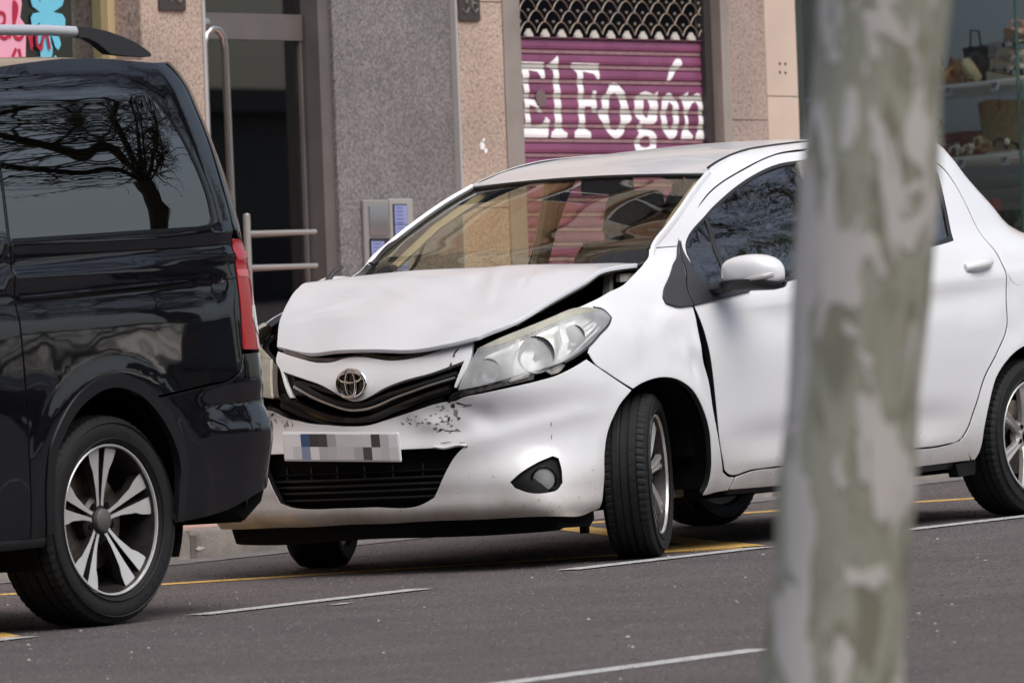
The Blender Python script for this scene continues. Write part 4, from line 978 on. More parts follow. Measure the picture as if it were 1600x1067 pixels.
# ------------------------------------------------------------------ plane trees
def bark(name):
    mt, nt, b = newmat(name)
    tc = nt.nodes.new('ShaderNodeTexCoord'); mp = nt.nodes.new('ShaderNodeMapping'); mp.inputs['Scale'].default_value = (1, 1, .38)
    nt.links.new(tc.outputs['Object'], mp.inputs[0])
    def nz(s, d, dist=0.0):
        n = nt.nodes.new('ShaderNodeTexNoise'); n.inputs['Scale'].default_value = s; n.inputs['Detail'].default_value = d; n.inputs['Distortion'].default_value = dist
        nt.links.new(mp.outputs[0], n.inputs['Vector']); return n
    def rp(n, stops):
        q = nt.nodes.new('ShaderNodeValToRGB'); cr = q.color_ramp; cr.interpolation = 'LINEAR'
        while len(cr.elements) < len(stops): cr.elements.new(.5)
        for e, (p, c) in zip(cr.elements, stops): e.position = p; e.color = rgb(c)
        nt.links.new(n.outputs['Fac'], q.inputs['Fac']); return q
    base = rp(nz(17, 5, .5), [(.36, (.20, .195, .145)), (.45, (.28, .285, .225)), (.55, (.31, .315, .26)), (.62, (.19, .18, .135))])
    pale = rp(nz(13, 4.5, .8), [(.505, (0, 0, 0)), (.52, (1, 1, 1))])
    mx = nt.nodes.new('ShaderNodeMixRGB'); mx.inputs[2].default_value = (.50, .475, .45, 1)
    nt.links.new(pale.outputs[0], mx.inputs[0]); nt.links.new(base.outputs[0], mx.inputs[1])
    nt.links.new(mx.outputs[0], b.inputs['Base Color']); setp(b, Roughness=.85)
    bp = nt.nodes.new('ShaderNodeBump'); bp.inputs['Strength'].default_value = .6; bp.inputs['Distance'].default_value = .01
    nt.links.new(pale.outputs[0], bp.inputs['Height']); nt.links.new(bp.outputs['Normal'], b.inputs['Normal'])
    return mt
MAT['bark'] = bark('plane_bark')
MAT['bark_dark'] = simple('dark_bark', (.055, .05, .042), .9, noise=.4, nscale=6)
MAT['leaf'] = simple('young_leaf', (.09, .105, .045), .7)
def tree(loc, label, top, rad, limbs, seed, barkmat, twigs=260, group='plane trees along the street', tl=1.0):
    rs = random.Random(seed); T_ = tag(empty('plane_tree', loc), label, 'tree', group)
    base = Vector((0, 0, 0)); top = Vector(top)
    mb = MB(); pts = []; rr = []; n = 60
    for i in range(n+1):
        t = i/n; p = base.lerp(top, t); pts.append(p); rr.append(rad*(1.0+.35*max(0, .08-t)/.08-.10*t+.022*math.sin(t*31+seed)+.014*math.sin(t*83)+.018*math.sin(t*53+1)))
    mb.tube(pts, rr, 28); mb.build('trunk', barkmat, T_, sharp=None)
    segs = []
    tw = MB(); lf = MB()
    for (d, L, r0) in limbs:
        d = Vector(d).normalized(); lm = MB(); P = [top-Vector((0, 0, .15))]; RR = [r0*1.1]; cur = d.copy()
        for i in range(12):
            cur = (cur+Vector((rs.uniform(-.13, .13), rs.uniform(-.13, .13), .07))).normalized(); P.append(P[-1]+cur*L/12); RR.append(r0*(1-i/13)**.8)
        lm.tube(P, RR, 12); lm.build('limb', barkmat, T_, sharp=None)
        segs += [(P[i], RR[i]) for i in range(2, len(P))]
    for i in range(twigs):
        p, r0 = segs[rs.randrange(len(segs))]
        d = Vector((rs.gauss(0, 1), rs.gauss(0, 1), rs.gauss(.15, .5))).normalized(); P = [p]; n = 8; L = rs.uniform(.6, 2.2)*tl; cur = d
        for k in range(n):
            cur = (cur+Vector((rs.gauss(0, .22), rs.gauss(0, .22), rs.gauss(.02, .15)))).normalized(); P.append(P[-1]+cur*L/n)
            if k > 1:
                for q in range(3):
                    c = P[-1]+Vector((rs.gauss(0, .05), rs.gauss(0, .05), rs.gauss(-.02, .05))); a = Vector((rs.gauss(0, 1), rs.gauss(0, 1), rs.gauss(0, 1))).normalized()*rs.uniform(.015, .04); b = a.cross(Vector((rs.gauss(0, 1), rs.gauss(0, 1), 1))).normalized()*rs.uniform(.012, .03)
                    lf.add([c-a, c+b, c+a, c-b], [(0, 1, 2, 3)])
            if k in (3, 5):
                e = P[-1]; s_ = [e]; c2 = (cur+Vector((rs.gauss(0, .8), rs.gauss(0, .8), rs.gauss(0, .5)))).normalized()
                for w in range(3): s_.append(s_[-1]+c2*.14+Vector((rs.gauss(0, .03), rs.gauss(0, .03), rs.gauss(0, .03))))
                tw.tube(s_, .005, 3, cap=False)
        tw.tube(P, [min(.022, r0*.5)*(1-.8*k/n) for k in range(n+1)], 4, cap=False)
    tag(tw.build('twigs', MAT['bark_dark'], T_, sharp=None), kind='stuff')
    tag(lf.build('leaves', MAT['leaf'], T_, smooth=False), kind='stuff')
    return T_
# the out-of-focus trunk close to the camera (its foot is below the frame)
a0 = Vector((-17.118, -13.271, -.011)); a1 = Vector((-17.061, -13.373, 1.016)); dr = (a1-a0)/(a1.z-a0.z)
gz = -17.2*GRADE+.10
foot = a0+dr*(gz-a0.z)+Vector((-.0055, .0075, 0))
tree(foot, 'slender plane tree with mottled peeling bark close to the camera', dr*3.3, .107, [((.3, .2, 1), 2.6, .06), ((-.5, .4, 1), 2.4, .055), ((.2, -.6, 1), 2.2, .05)], 3, MAT['bark'], 120, None)
# further trees on the same pavement, seen mirrored in the van and the car windows
L6 = [((-.75, .3, .5), 4.6, .15), ((-.35, .2, .9), 4.6, .17), ((.08, .1, 1), 4.2, .18), ((-.98, .1, .16), 5.0, .13), ((-.9, -.3, .62), 4.6, .12), ((.75, .2, .7), 3.6, .11), ((.95, -.1, .3), 3.4, .09), ((-.2, -.8, .6), 3.6, .10), ((.3, .9, .6), 3.6, .11), ((-.6, .8, .45), 4.4, .11)]
L5 = [((-.6, .1, .75), 4.2, .16), ((.05, .1, 1), 4.0, .17), ((-.95, -.1, .35), 4.5, .13), ((.8, .2, .5), 3.2, .09), ((-.2, -.8, .6), 3.6, .11), ((.3, .9, .6), 3.2, .1)]
tree((17.6, -15.6, 17.6*GRADE+.1), 'large plane tree mirrored in the side window of the van', (-1.9, 0, 4.7), 0.40, [(a, b, c*.62) for a, b, c in L6 if a != (-.98, .1, .16) and a != (-.2, -.8, .6)], 29, MAT['bark_dark'], 380)
LB = [((a*.85, b*.85, c), l*1.35, .20) for a, b, c, l in [(-.7, .4, 1, 9), (.1, .8, 1, 8.5), (.8, .2, 1, 9), (-.2, .1, 1, 10), (-.5, -.6, 1, 8), (.5, -.7, 1, 8), (-.9, .9, .8, 8)]]
tree((20.5, -13.3, 20.5*GRADE+.1), 'tallest plane tree further up the near pavement', (.3, 0, 5.5), .30, LB, 12, MAT['bark_dark'], 1700, tl=1.7)
tree((8.5, -15.6, 8.5*GRADE+.1), 'plane tree on the near pavement opposite the white car', (.3, .1, 4.6), .24, L5, 13, MAT['bark_dark'], 260)
tree((-.5, -15.6, .1), 'plane tree on the near pavement opposite the damaged bonnet', (-.3, .1, 4.6), .22, L5, 14, MAT['bark_dark'], 220)
tree((40, -15.6, 40*GRADE+.1), 'third large plane tree far up the near pavement', (.3, .1, 5), .26, L5, 15, MAT['bark_dark'], 160)
# low buildings across the street (seen only as reflections)
OB = tag(empty('low_building', (45, -46, 1)), 'low pale building across the street, seen only as a reflection', 'building')
mb = blk(-50, 75, -8, 0, -3, 4.2); mb.build('wall', simple('pale_wall', (.16, .15, .135), .85, noise=.2, nscale=.2), OB, smooth=False)
mb = blk(-50.3, 75.3, -8, .4, 4.2, 4.5); mb.build('roof', simple('grey_roof', (.12, .11, .10), .8), OB, smooth=False)
wnd = MB(); wnd.box((0, 0, 0), (1.6, .05, 1.5)); w0 = None
for fz in (1.8,):
    for i in range(30):
        if w0 is None: w0 = wnd.build('window', simple('dark_window', (.03, .03, .035), .15), OB, smooth=False); w0.location = (-48, .03, fz); continue
        c = w0.copy(); COL.objects.link(c); c.parent = OB; c.location = (-48+i*4.1, .03, fz)

TB = tag(empty('added_residential_block', (-20, -31, 0)), 'five-storey residential block added out of view behind the camera to block low sky light', 'building')  # added, unseen: cuts low sky light so ground under the cars stays dark
mb = blk(-50, 20, -10, 0, -4, 15.0); mb.build('wall', simple('block_wall', (.17, .155, .14), .85, noise=.15, nscale=.3), TB, smooth=False)
mb = blk(-50.3, 20.3, -10, .5, 15.0, 15.4); mb.build('roof', bpy.data.materials['grey_roof'], TB, smooth=False)
w0 = None
for fz in (1.6, 4.6, 7.6, 10.6, 13.4):
    for i in range(21):
        if w0 is None: wnd = MB(); wnd.box((0, 0, 0), (1.5, .05, 1.4)); w0 = wnd.build('window', bpy.data.materials['dark_window'], TB, smooth=False); w0.location = (-48, .03, fz); continue
        c = w0.copy(); COL.objects.link(c); c.parent = TB; c.location = (-48+i*3.2, .03, fz)

EB = tag(empty('end_building', (-95, 0, -4)), 'tall pale building closing the lower end of the street behind the camera', 'building')
mb = blk(-6, 0, -60, 60, -3, 22); mb.build('wall', bpy.data.materials['block_wall'], EB, smooth=False)
mb = blk(-6.2, .3, -60.3, 60.3, 22, 22.5); mb.build('roof', bpy.data.materials['grey_roof'], EB, smooth=False)

# ------------------------------------------------------------------ body surface tables: (station, height) -> (x, half width)
YZ=[.15,.22,.30,.42,.55,.66,.76,.86,.95,1.03,1.10,1.20,1.30,1.40,1.45,1.48]
YS=[-1.35,-1.168,-.987,-.81,-.64,-.46,-.28,-.10,0,.4,.8,1.2,1.6,2.0,2.4,2.7,2.88,3.03,3.2,3.45,3.7]
_bx=[-.775,-.768,-.742,-.69,-.595,-.45,-.28,-.10,0,.4,.8,1.2,1.6,2.0,2.4,2.7,2.88,2.99,3.06,3.09,3.10]
_by=[0,.18,.36,.53,.67,.77,.822,.838,.842,.842,.842,.842,.842,.843,.847,.835,.80,.70,.5,.25,0]
_fx=[.09,.02,0,0,.02,0,.035,.10,.20,.3,.4,.5,.6,.7,.7,.7]      # nose set-back per level
_k=[1,1,1,1,1,1,1,1,.97,.88,.78,.59,.40,.2,.12,.08]             # rear x shrink
_w=[-.10,-.055,-.028,-.008,0,.002,-.002,-.012,-.034,-.070]       # side width change per level < 1.10
_wf=[-.10,-.055,-.028,-.008,0,0,-.010,-.038,-.095,-.15]         # the same over the front wheel
_g={1.10:[.64,.68,.72,.733,.737,.735,.72,.68,.60],1.20:[.60,.635,.67,.69,.697,.69,.67,.63,.55],1.30:[.555,.585,.61,.638,.648,.642,.62,.57,.49],
    1.40:[.49,.51,.535,.572,.59,.583,.56,.5,.42],1.45:[.44,.455,.48,.525,.545,.537,.51,.44,.36],1.48:[.38,.40,.42,.46,.48,.472,.45,.38,.3]}
def _tab():
    T=np.zeros((len(YZ),len(YS),2))
    for i,z in enumerate(YZ):
        for j,s in enumerate(YS):
            x=_bx[j];y=_by[j]
            fr=np.clip((-.1-s)/.5,0,1)
            x+=_fx[i]*fr*(1 if z<.8 else 1)
            if i<10:
                a=np.clip((.6-s)/.6,0,1) if s<2 else 0
                w=_w[i]*(1-a)+_wf[i]*a
                c=abs(y)/.842
                y+=w*min(1,c*1.0)*(1 if s>-.5 else .5)
            else:
                G=_g[z]; js=max(0,min(8,j-8)); w=G[js]
                if j<8: w=G[0]*_by[j]/.842
                if j>16: w=G[8]*_by[j]/.80
                y=w
            if i<10:
                cb=np.exp(-((s+.60)/.20)**2)*np.clip((.46-z)/.16,0,1)
                x-=.045*cb; y+=(.055 if z<.2 else .05)*cb - min(0,_w[i])*cb*.8
            if s>2.4: x=2.4+(x-2.4)*_k[i]
            T[i,j]=(x,y)
    return T
YT=_tab()

def ysurf0(s, z):
    s = np.atleast_1d(s).astype(float); z = np.atleast_1d(z).astype(float)
    P = tens(YS, YZ, YT, s, z)
    return np.column_stack([P[:, 0], -P[:, 1], z])
def ysurf(s, z):
    s = np.atleast_1d(s).astype(float); z = np.atleast_1d(z).astype(float)+0*s; m_ = s < -1.35; r_ = s > 3.7
    P = ysurf0(np.where(m_, -2.7-s, np.where(r_, 7.4-s, s)), z); P[:, 1] *= np.where(m_ | r_, -1, 1)
    return P
VZ=[.25,.35,.5,.8,.9,1.1,1.26,1.5,1.7,1.8,1.87,1.91,1.935]
VS=[-4.2,-3,-2,-1,0,.4,.60,.75,.87,.96,1.06,1.33,1.86]
_vx=[-4.2,-3,-2,-1,0,.4,.60,.75,.86,.93,.98,1.03,1.05]
_vy=[0,0,0,0,0,0,.005,.015,.045,.10,.19,.45,.965]
_vsh=[-.06,-.02,0.02,0,-.01,-.02,-.03,-.09,-.16,-.20,-.24,-.28,-.33]
_vin=[.04,.018,.006,0,.003,.014,.032,.055,.085,.105,.14,.18,.26]
VT=np.zeros((len(VZ),len(VS),2))
for i in range(len(VZ)):
    for j in range(len(VS)):
        fr=np.clip((_vx[j]-.2)/.6,0,1)
        VT[i,j]=(_vx[j]+_vsh[i]*fr, _vy[j]+_vin[i]*(1-_vy[j]/.965)-.03)
def vsurf(s,z):
    s=np.atleast_1d(s).astype(float);z=np.atleast_1d(z).astype(float)
    m=s>1.86; P=tens(VS,VZ,VT,np.where(m,3.72-s,s),z)
    y=np.where(m,1.87-P[:,1],P[:,1])
    return np.column_stack([P[:,0],y,z])

# ------------------------------------------------------------------ white hatchback with the crumpled front
def gauss(s, z, s0, z0, ws, wz, a=0.0):
    ds, dz = s-s0, z-z0; ca, sa = math.cos(a), math.sin(a)
    return np.exp(-((ds*ca+dz*sa)/ws)**2-((-ds*sa+dz*ca)/wz)**2)
def arch_flare(s, z, s0, z0, R0, amt=.010, w=.055):
    r_ = np.hypot(s-s0, z-z0); return amt*np.exp(-((r_-R0-.006)/w)**2)
def wave(s, z, k, ph): return np.sin(s*k+ph)*np.sin(z*k*1.3+ph*2)
def yd_common(s, z):
    d = arch_flare(s, z, .0, .31, .335)+arch_flare(s, z, 2.50, .31, .345)
    # shoulder line through the handles and the hollow above the sill
    d += .006*np.exp(-((z-(.885+.018*s))/.030)**2)*np.clip((s-.2)/.5, 0, 1)*np.clip((3.0-s)/.6, 0, 1)
    d -= .010*np.exp(-((z-(.815+.015*s))/.05)**2)*np.clip((s-.5)/.5, 0, 1)*np.clip((2.5-s)/.4, 0, 1)
    d -= .012*np.exp(-((z-.40)/.06)**2)*np.clip((s-.38)/.3, 0, 1)*np.clip((2.1-s)/.3, 0, 1)
    d += .004*np.exp(-((z-.305)/.03)**2)*np.clip((s-.38)/.3, 0, 1)*np.clip((2.1-s)/.3, 0, 1)
    return d
def yd_near(s, z):
    d = yd_common(s, z)
    # buckled wing: soft dents and a kink at the door edge
    d += -.010*gauss(s, z, .17, .80, .07, .05)+.010*gauss(s, z, .27, .75, .022, .06)-.012*gauss(s, z, .235, .70, .02, .06)
    d += -.006*gauss(s, z, .02, .86, .10, .04, .5)+.005*gauss(s, z, -.10, .80, .06, .05)-.004*gauss(s, z, .10, .92, .06, .03)
    d += .0018*wave(s, z, 22, .4)*gauss(s, z, .05, .80, .22, .14)
    return d
def yd_bump(s, z):
    d = arch_flare(s, z, .0, .31, .335)+arch_flare(s+2.7, z, .0, .31, .335)*0
    m_ = np.minimum(s, -2.7-s)        # symmetrical station measured from the centre
    q = np.maximum(s, -2.7-s)
    # bone line sweeping from the lamp down to the intake, hollow below it
    line = .52-.10*np.clip((-.45-q)/.5, 0, 1)
    d += .006*np.exp(-((z-line-.03)/.035)**2)*np.clip((-.25-q)/.2, 0, 1)-.006*np.exp(-((z-line+.05)/.05)**2)*np.clip((-.35-q)/.2, 0, 1)*np.clip((q+1.0)/.2, 0, 1)
    # projecting lower lip
    d += .013*np.exp(-((z-.225)/.04)**2)
    # recess round the fog lamps
    for s0 in (-.615, -2.085): d -= .006*gauss(s, z, s0, .33, .12, .06)
    # crushed upper edge at the near lamp and across the nose
    d += -.010*gauss(s, z, -.93, .60, .09, .045)+.012*gauss(s, z, -.99, .545, .06, .03)-.010*gauss(s, z, -.80, .56, .05, .04)
    d += -.020*gauss(s, z, -1.72, .58, .12, .045)+.012*gauss(s, z, -1.86, .55, .05, .04)
    d += .0035*wave(s, z, 38, 1.1)*(gauss(s, z, -.93, .57, .16, .07)+1.3*gauss(s, z, -1.80, .58, .16, .06))+.0015*wave(s, z, 17, .3)
    return d
F_near = displaced(ysurf, yd_near); F_far = displaced(ysurf, yd_common); F_bump = displaced(ysurf, yd_bump)

Y = tag(empty('white_hatchback', (0, 0, 0), ROT), 'white hatchback with a crumpled bonnet and scraped front bumper parked behind the black van', 'car')
W = MAT['white']
fender_n = [(-.405, .927), (-.306, .946), (-.129, .973), (-.009, .996), (.094, 1.034), (.185, 1.071), (.240, 1.098), (.262, 1.1205), (.428, 1.1215), (.42, 1.10), (.345, 1.03), (.300, .95), (.299, .903), (.286, .803), (.280, .737), (.318, .616), (.336, .494), (.365, .406), (.418, .286), (.470, .264), (.505, .262), (.482, .214), (.31, .21),
            (.325, .244), (.328, .289), (.318, .36), (.300, .44), (.262, .52), (.205, .59), (.120, .635), (.02, .652), (-.06, .647), (-.12, .635), (-.165, .620), (-.288, .688), (-.345, .722), (-.378, .764), (-.364, .789), (-.300, .833), (-.240, .862), (-.208, .883), (-.232, .906), (-.31, .921)]
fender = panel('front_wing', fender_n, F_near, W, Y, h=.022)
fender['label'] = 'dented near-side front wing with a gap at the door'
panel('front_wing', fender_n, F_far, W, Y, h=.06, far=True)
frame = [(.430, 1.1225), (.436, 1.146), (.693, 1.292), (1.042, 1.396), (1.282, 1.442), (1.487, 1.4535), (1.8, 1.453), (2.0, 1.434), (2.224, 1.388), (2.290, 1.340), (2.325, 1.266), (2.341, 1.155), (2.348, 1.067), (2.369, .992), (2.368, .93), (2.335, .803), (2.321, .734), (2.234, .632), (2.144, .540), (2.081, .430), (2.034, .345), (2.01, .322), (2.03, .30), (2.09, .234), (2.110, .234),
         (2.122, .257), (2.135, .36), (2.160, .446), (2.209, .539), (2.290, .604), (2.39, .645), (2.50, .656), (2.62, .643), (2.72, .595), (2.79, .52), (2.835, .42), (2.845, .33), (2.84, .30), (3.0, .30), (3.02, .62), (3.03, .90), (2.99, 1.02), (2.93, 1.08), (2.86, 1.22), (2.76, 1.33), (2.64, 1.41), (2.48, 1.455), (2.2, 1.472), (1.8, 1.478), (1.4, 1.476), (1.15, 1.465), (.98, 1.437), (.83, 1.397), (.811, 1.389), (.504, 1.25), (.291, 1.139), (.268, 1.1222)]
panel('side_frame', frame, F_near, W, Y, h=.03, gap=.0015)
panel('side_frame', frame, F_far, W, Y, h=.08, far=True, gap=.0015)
fd = [(.310, .903), (.329, .800), (.341, .72), (.350, .62), (.358, .54), (.376, .403), (.428, .292), (.455, .277), (.609, .283), (.787, .286), (1.40, .293), (1.438, .31), (1.452, .36), (1.462, .6), (1.462, .9), (1.452, 1.0), (1.454, 1.4455), (1.280, 1.4385), (1.040, 1.3925), (.690, 1.288), (.434, 1.141), (.352, 1.030), (.311, .95)]
fh = [(.420, 1.055), (.463, 1.122), (.655, 1.232), (.840, 1.302), (1.028, 1.359), (1.233, 1.400), (1.418, 1.411), (1.418, 1.007), (.957, .968), (.60, .938), (.44, .926), (.392, .96), (.392, 1.02)]
rd = [(1.468, .31), (1.50, .298), (1.648, .301), (1.895, .305), (1.986, .317), (2.026, .349), (2.074, .433), (2.137, .543), (2.227, .634), (2.314, .736), (2.328, .803), (2.361, .93), (2.362, .992), (2.341, 1.065), (2.334, 1.155), (2.318, 1.263), (2.283, 1.336), (2.219, 1.382), (2.0, 1.428), (1.8, 1.447), (1.50, 1.4505), (1.462, 1.449), (1.460, 1.0), (1.470, .9), (1.470, .6)]
rh = [(1.50, 1.015), (1.845, 1.046), (2.085, 1.066), (2.128, 1.072), (2.150, 1.12), (2.225, 1.325), (2.215, 1.352), (2.10, 1.385), (1.9, 1.408), (1.6, 1.416), (1.50, 1.416)]
for far, F in ((False, F_near), (True, F_far)):
    h = .09 if far else .03
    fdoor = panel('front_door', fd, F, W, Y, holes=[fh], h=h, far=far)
    gl = panel('window_glass', list(reversed(fh)), F, MAT['far_glass'] if far else MAT['side_glass'], fdoor, h=.08, off=-.010, flange=.003, far=far, gap=-.004)
    panel('window_seal', [(.44, .926), (.60, .938), (.957, .968), (1.418, 1.007), (1.418, 1.022), (.957, .984), (.60, .955), (.44, .944)], F, MAT['seal_and_gap_shade'], fdoor, h=.05, off=-.002, flange=.006, far=far, gap=0)
    panel('quarter_light_bar', [(.640, 1.228), (.658, 1.238), (.640, 1.13), (.575, .99), (.545, .935), (.525, .933), (.556, 1.0), (.618, 1.12)], F, MAT['seal_and_gap_shade'], fdoor, h=.05, off=-.004, flange=.006, far=far, gap=0)
    strip('window_channel', [(.420, 1.055), (.463, 1.122), (.655, 1.232), (.840, 1.302), (1.028, 1.359), (1.233, 1.400), (1.418, 1.411)], F, MAT['seal_and_gap_shade'], fdoor, .016, off=-.003, far=far)
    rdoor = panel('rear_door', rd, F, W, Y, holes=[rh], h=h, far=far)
    panel('window_glass', list(reversed(rh)), F, MAT['far_glass'] if far else MAT['side_glass'], rdoor, h=.08, off=-.010, flange=.003, far=far, gap=-.004)
    strip('window_channel', [(1.50, 1.021), (1.845, 1.052), (2.085, 1.073), (2.128, 1.085), (2.150, 1.13), (2.218, 1.325), (2.205, 1.35)], F, MAT['seal_and_gap_shade'], rdoor, .020, off=-.002, far=far)
    panel('pillar_cover', [(1.422, 1.0), (1.498, 1.01), (1.498, 1.43), (1.422, 1.428)], F, MAT['seal_and_gap_shade'], rdoor, h=.05, off=-.012, far=far, gap=0)
    # sill under the doors
    panel('sill', [(.512, .262), (.489, .216), (.82, .211), (1.676, .227), (2.085, .232), (2.02, .318), (2.004, .324), (1.99, .311), (1.895, .299), (1.648, .295), (1.30, .286), (.787, .280), (.609, .277)], F, W, Y, h=.04 if not far else .1, far=far)
    panel('sill_flange', [(.50, .215), (.82, .210), (1.676, .226), (2.085, .231), (2.085, .20), (1.676, .195), (.82, .185), (.50, .19)], F, MAT['plastic'], Y, h=.06, off=-.012, far=far)
    # mirror foot and black corner cover
    panel('mirror_foot', [(.436, 1.143), (.37, 1.082), (.317, 1.056), (.242, 1.006), (.185, .965), (.163, .941), (.160, .917), (.194, .903), (.298, .899), (.300, .95), (.345, 1.028)], F, MAT['plastic_grey'], Y, h=.03, off=.010, flange=.016, far=far, gap=.001)
    panel('corner_cover', [(.440, 1.139), (.354, 1.028), (.305, .95), (.303, .900), (.494, .919), (.66, .936), (.60, .952), (.53, .962), (.40, .985), (.392, 1.022)], F, MAT['plastic_grey'], fdoor, h=.03, off=.010, flange=.016, far=far, gap=.001)
    # door handles on dished cups
    for par, s0, z0 in ((fdoor, 1.29, .945), (rdoor, 2.195, .970)):
        cup = [(s0+.098*math.cos(a), z0+.062*math.sin(a)) for a in np.linspace(0, 2*math.pi, 25)[:-1]]
        panel('handle_cup', cup, displaced(F, lambda s, z, s0=s0, z0=z0: -.024*np.exp(-(((s-s0)/.07)**2+((z-z0)/.045)**2))), W, par, h=.02, off=.0022, flange=.003, far=far, gap=0)
        a = F(np.array([s0-.088, s0-.05, s0, s0+.05, s0+.092]), np.array([z0-.006, z0, z0+.004, z0+.008, z0+.010])); off = np.array([.006, .026, .032, .026, .006])
        a[:, 1] -= off
        if far: a[:, 1] *= -1
        mb = MB(); mb.tube(a, [.012, .014, .0145, .014, .012], 12, flat=1.25); mb.build('door_handle', W, par)
# body side moulding between door gaps: dark liner behind every shut line
def yshell(s, z): return ysurf(s, z)
shell = [(-2.30, .26), (-2.0, .24), (-.70, .24), (-.37, .26), (-.37, .36), (-.33, .50), (-.22, .62), (-.10, .67), (.03, .68), (.16, .66), (.27, .58), (.34, .46), (.36, .33), (.36, .25), (2.08, .25), (2.09, .36), (2.13, .48), (2.22, .60), (2.34, .665), (2.50, .69), (2.66, .665), (2.79, .59), (2.88, .46), (2.90, .33), (4.50, .33), (4.5, .93), (.30, .93), (.10, .96), (-.1, .90), (-.35, .70), (-.7, .52), (-1.35, .50), (-2.0, .52), (-2.30, .56)]
panel('inner_shell', shell, yshell, MAT['shell'], Y, h=.12, off=-.045, flange=0, gap=0)
shell_f = [(-.30, .58), (-.22, .62), (-.10, .67), (.03, .68), (.16, .66), (.27, .58), (.34, .46), (.36, .33), (.36, .25), (2.08, .25), (2.09, .36), (2.13, .48), (2.22, .60), (2.34, .665), (2.50, .69), (2.66, .665), (2.79, .59), (2.9, .46), (2.9, .93), (.30, .93), (.10, .96), (-.30, .86)]
panel('inner_shell', shell_f, yshell, MAT['shell'], Y, h=.15, off=-.045, flange=0, gap=0, far=True)
mb = MB()
mb.box((1.45, 0, .245), (1.75, 1.46, .06)); mb.box((1.3, 0, .205), (3.0, 1.0, .06)); mb.box((-.12, 0, .44), (.62, 1.0, .44)); mb.box((2.55, 0, .42), (.9, 1.0, .32)); mb.box((-.10, 0, .70), (.75, 1.10, .12)); mb.box((.33, 0, .66), (.04, 1.50, .62))
mb.box((-.02, -.60, .80), (.52, .16, .20)); mb.box((-.02, .60, .80), (.52, .16, .20)); mb.box((-.45, 0, .56), (.12, 1.1, .30))
mb.build('underbody', MAT['shell'], Y, smooth=False)
mb = MB(); mb.box((.25, -.55, .212), (.16, .10, .03), bev=.006); mb.box((.36, -.62, .225), (.10, .04, .05), bev=.006)
mb.build('jacking_bracket', MAT['grime'], Y)
# wheel housings
for sx, R0 in ((0.0, .352), (2.50, .36)):
    for sg in (-1, 1):
        mb = MB(); mb.lathe([(R0, .0), (R0, .27), (.05, .27)], 36, c=(sx, -.80 if sg < 0 else .53, .315), a0=R(-14), a1=R(194)); mb.build('wheel_housing', MAT['shell'], Y)
# mudflap ahead of the rear wheel
mb = MB(); mb.prism([(2.00, .222), (2.14, .232), (2.13, .178), (2.02, .172)], -.785, -.74); mb.build('mud_deflector', MAT['plastic'], Y, smooth=False)

mb = MB(); mb.prism([(-.50, .195), (-.34, .20), (-.335, .245), (-.30, .30), (-.30, .16), (-.33, .135), (-.50, .14)], -.735, -.60); mb.box((-.315, -.70, .135), (.02, .03, .05)); mb.build('air_deflector', MAT['shell'], Y, smooth=False)
# ---- bonnet, buckled up into a tent
H = [[(-.640, -.510, .846), (-.690, -.405, .826), (-.718, -.27, .812), (-.732, -.10, .821), (-.722, .06, .823), (-.690, .22, .817), (-.610, .425, .844)],
     [(-.520, -.602, .896), (-.545, -.43, .905), (-.565, -.26, .900), (-.575, -.05, .916), (-.565, .15, .914), (-.54, .33, .906), (-.480, .505, .933)],
     [(-.320, -.621, .963), (-.345, -.45, .980), (-.37, -.26, .984), (-.39, 0, .998), (-.39, .20, .990), (-.38, .40, .990), (-.344, .555, 1.013)],
     [(-.120, -.626, 1.020), (-.15, -.45, 1.043), (-.19, -.25, 1.048), (-.23, 0, 1.058), (-.26, .20, 1.056), (-.27, .40, 1.044), (-.260, .580, 1.048)],
     [(-.010, -.630, 1.058), (.03, -.45, 1.074), (-.01, -.25, 1.083), (-.06, 0, 1.087), (-.11, .22, 1.088), (-.15, .42, 1.076), (-.185, .590, 1.067)],
     [(.194, -.630, 1.069), (.16, -.46, 1.079), (.12, -.25, 1.083), (.07, 0, 1.080), (.03, .22, 1.078), (.0, .42, 1.068), (-.02, .590, 1.060)],
     [(.215, -.615, 1.062), (.20, -.46, 1.072), (.17, -.25, 1.076), (.13, 0, 1.070), (.12, .22, 1.066), (.13, .42, 1.056), (.16, .595, 1.048)]]
def hood_bump(Q):
    x, y, z = Q[..., 0], Q[..., 1], Q[..., 2]
    def g(cx, cy, a, wl, ws):
        ca, sa = math.cos(a), math.sin(a); dx, dy = x-cx, y-cy
        return np.exp(-((dx*ca+dy*sa)/wl)**2-((-dx*sa+dy*ca)/ws)**2)
    e = np.clip((z-.83)/.04, 0, 1)*np.clip((.60-np.abs(y))/.06, 0, 1)
    d = .006*g(-.42, .33, 1.9, .16, .022)-.004*g(-.45, .25, 1.9, .18, .03)+.003*g(-.36, .05, 1.1, .25, .022)-.003*g(-.34, .11, 1.1, .22, .03)
    d += .003*g(-.25, -.30, .5, .24, .020)-.003*g(-.22, -.22, .5, .22, .03)+.003*g(-.50, -.25, 1.2, .15, .03)+.0018*np.sin(x*16+y*9)*np.cos(y*13-x*5)
    d += .0040*g(-.46, .30, 1.75, .17, .008)+.0018*g(-.33, -.02, 1.05, .20, .008)-.0022*g(-.16, -.40, .42, .16, .007)
    Q = Q.copy(); Q[..., 2] = z+d*e; return Q
hood = patch('bonnet', H, MAT['white_dusty_dimmed'], Y, nu=16, nv=16, flange=.016, up=(0, 0, 1), bump=hood_bump); hood['label'] = 'buckled bonnet sprung up at the windscreen corner'
hu = patch('bonnet_underside', np.array(H)[1:, :, :]-np.array([0, 0, .022]), MAT['grime'], hood, nu=4, nv=4, up=(0, 0, -1))
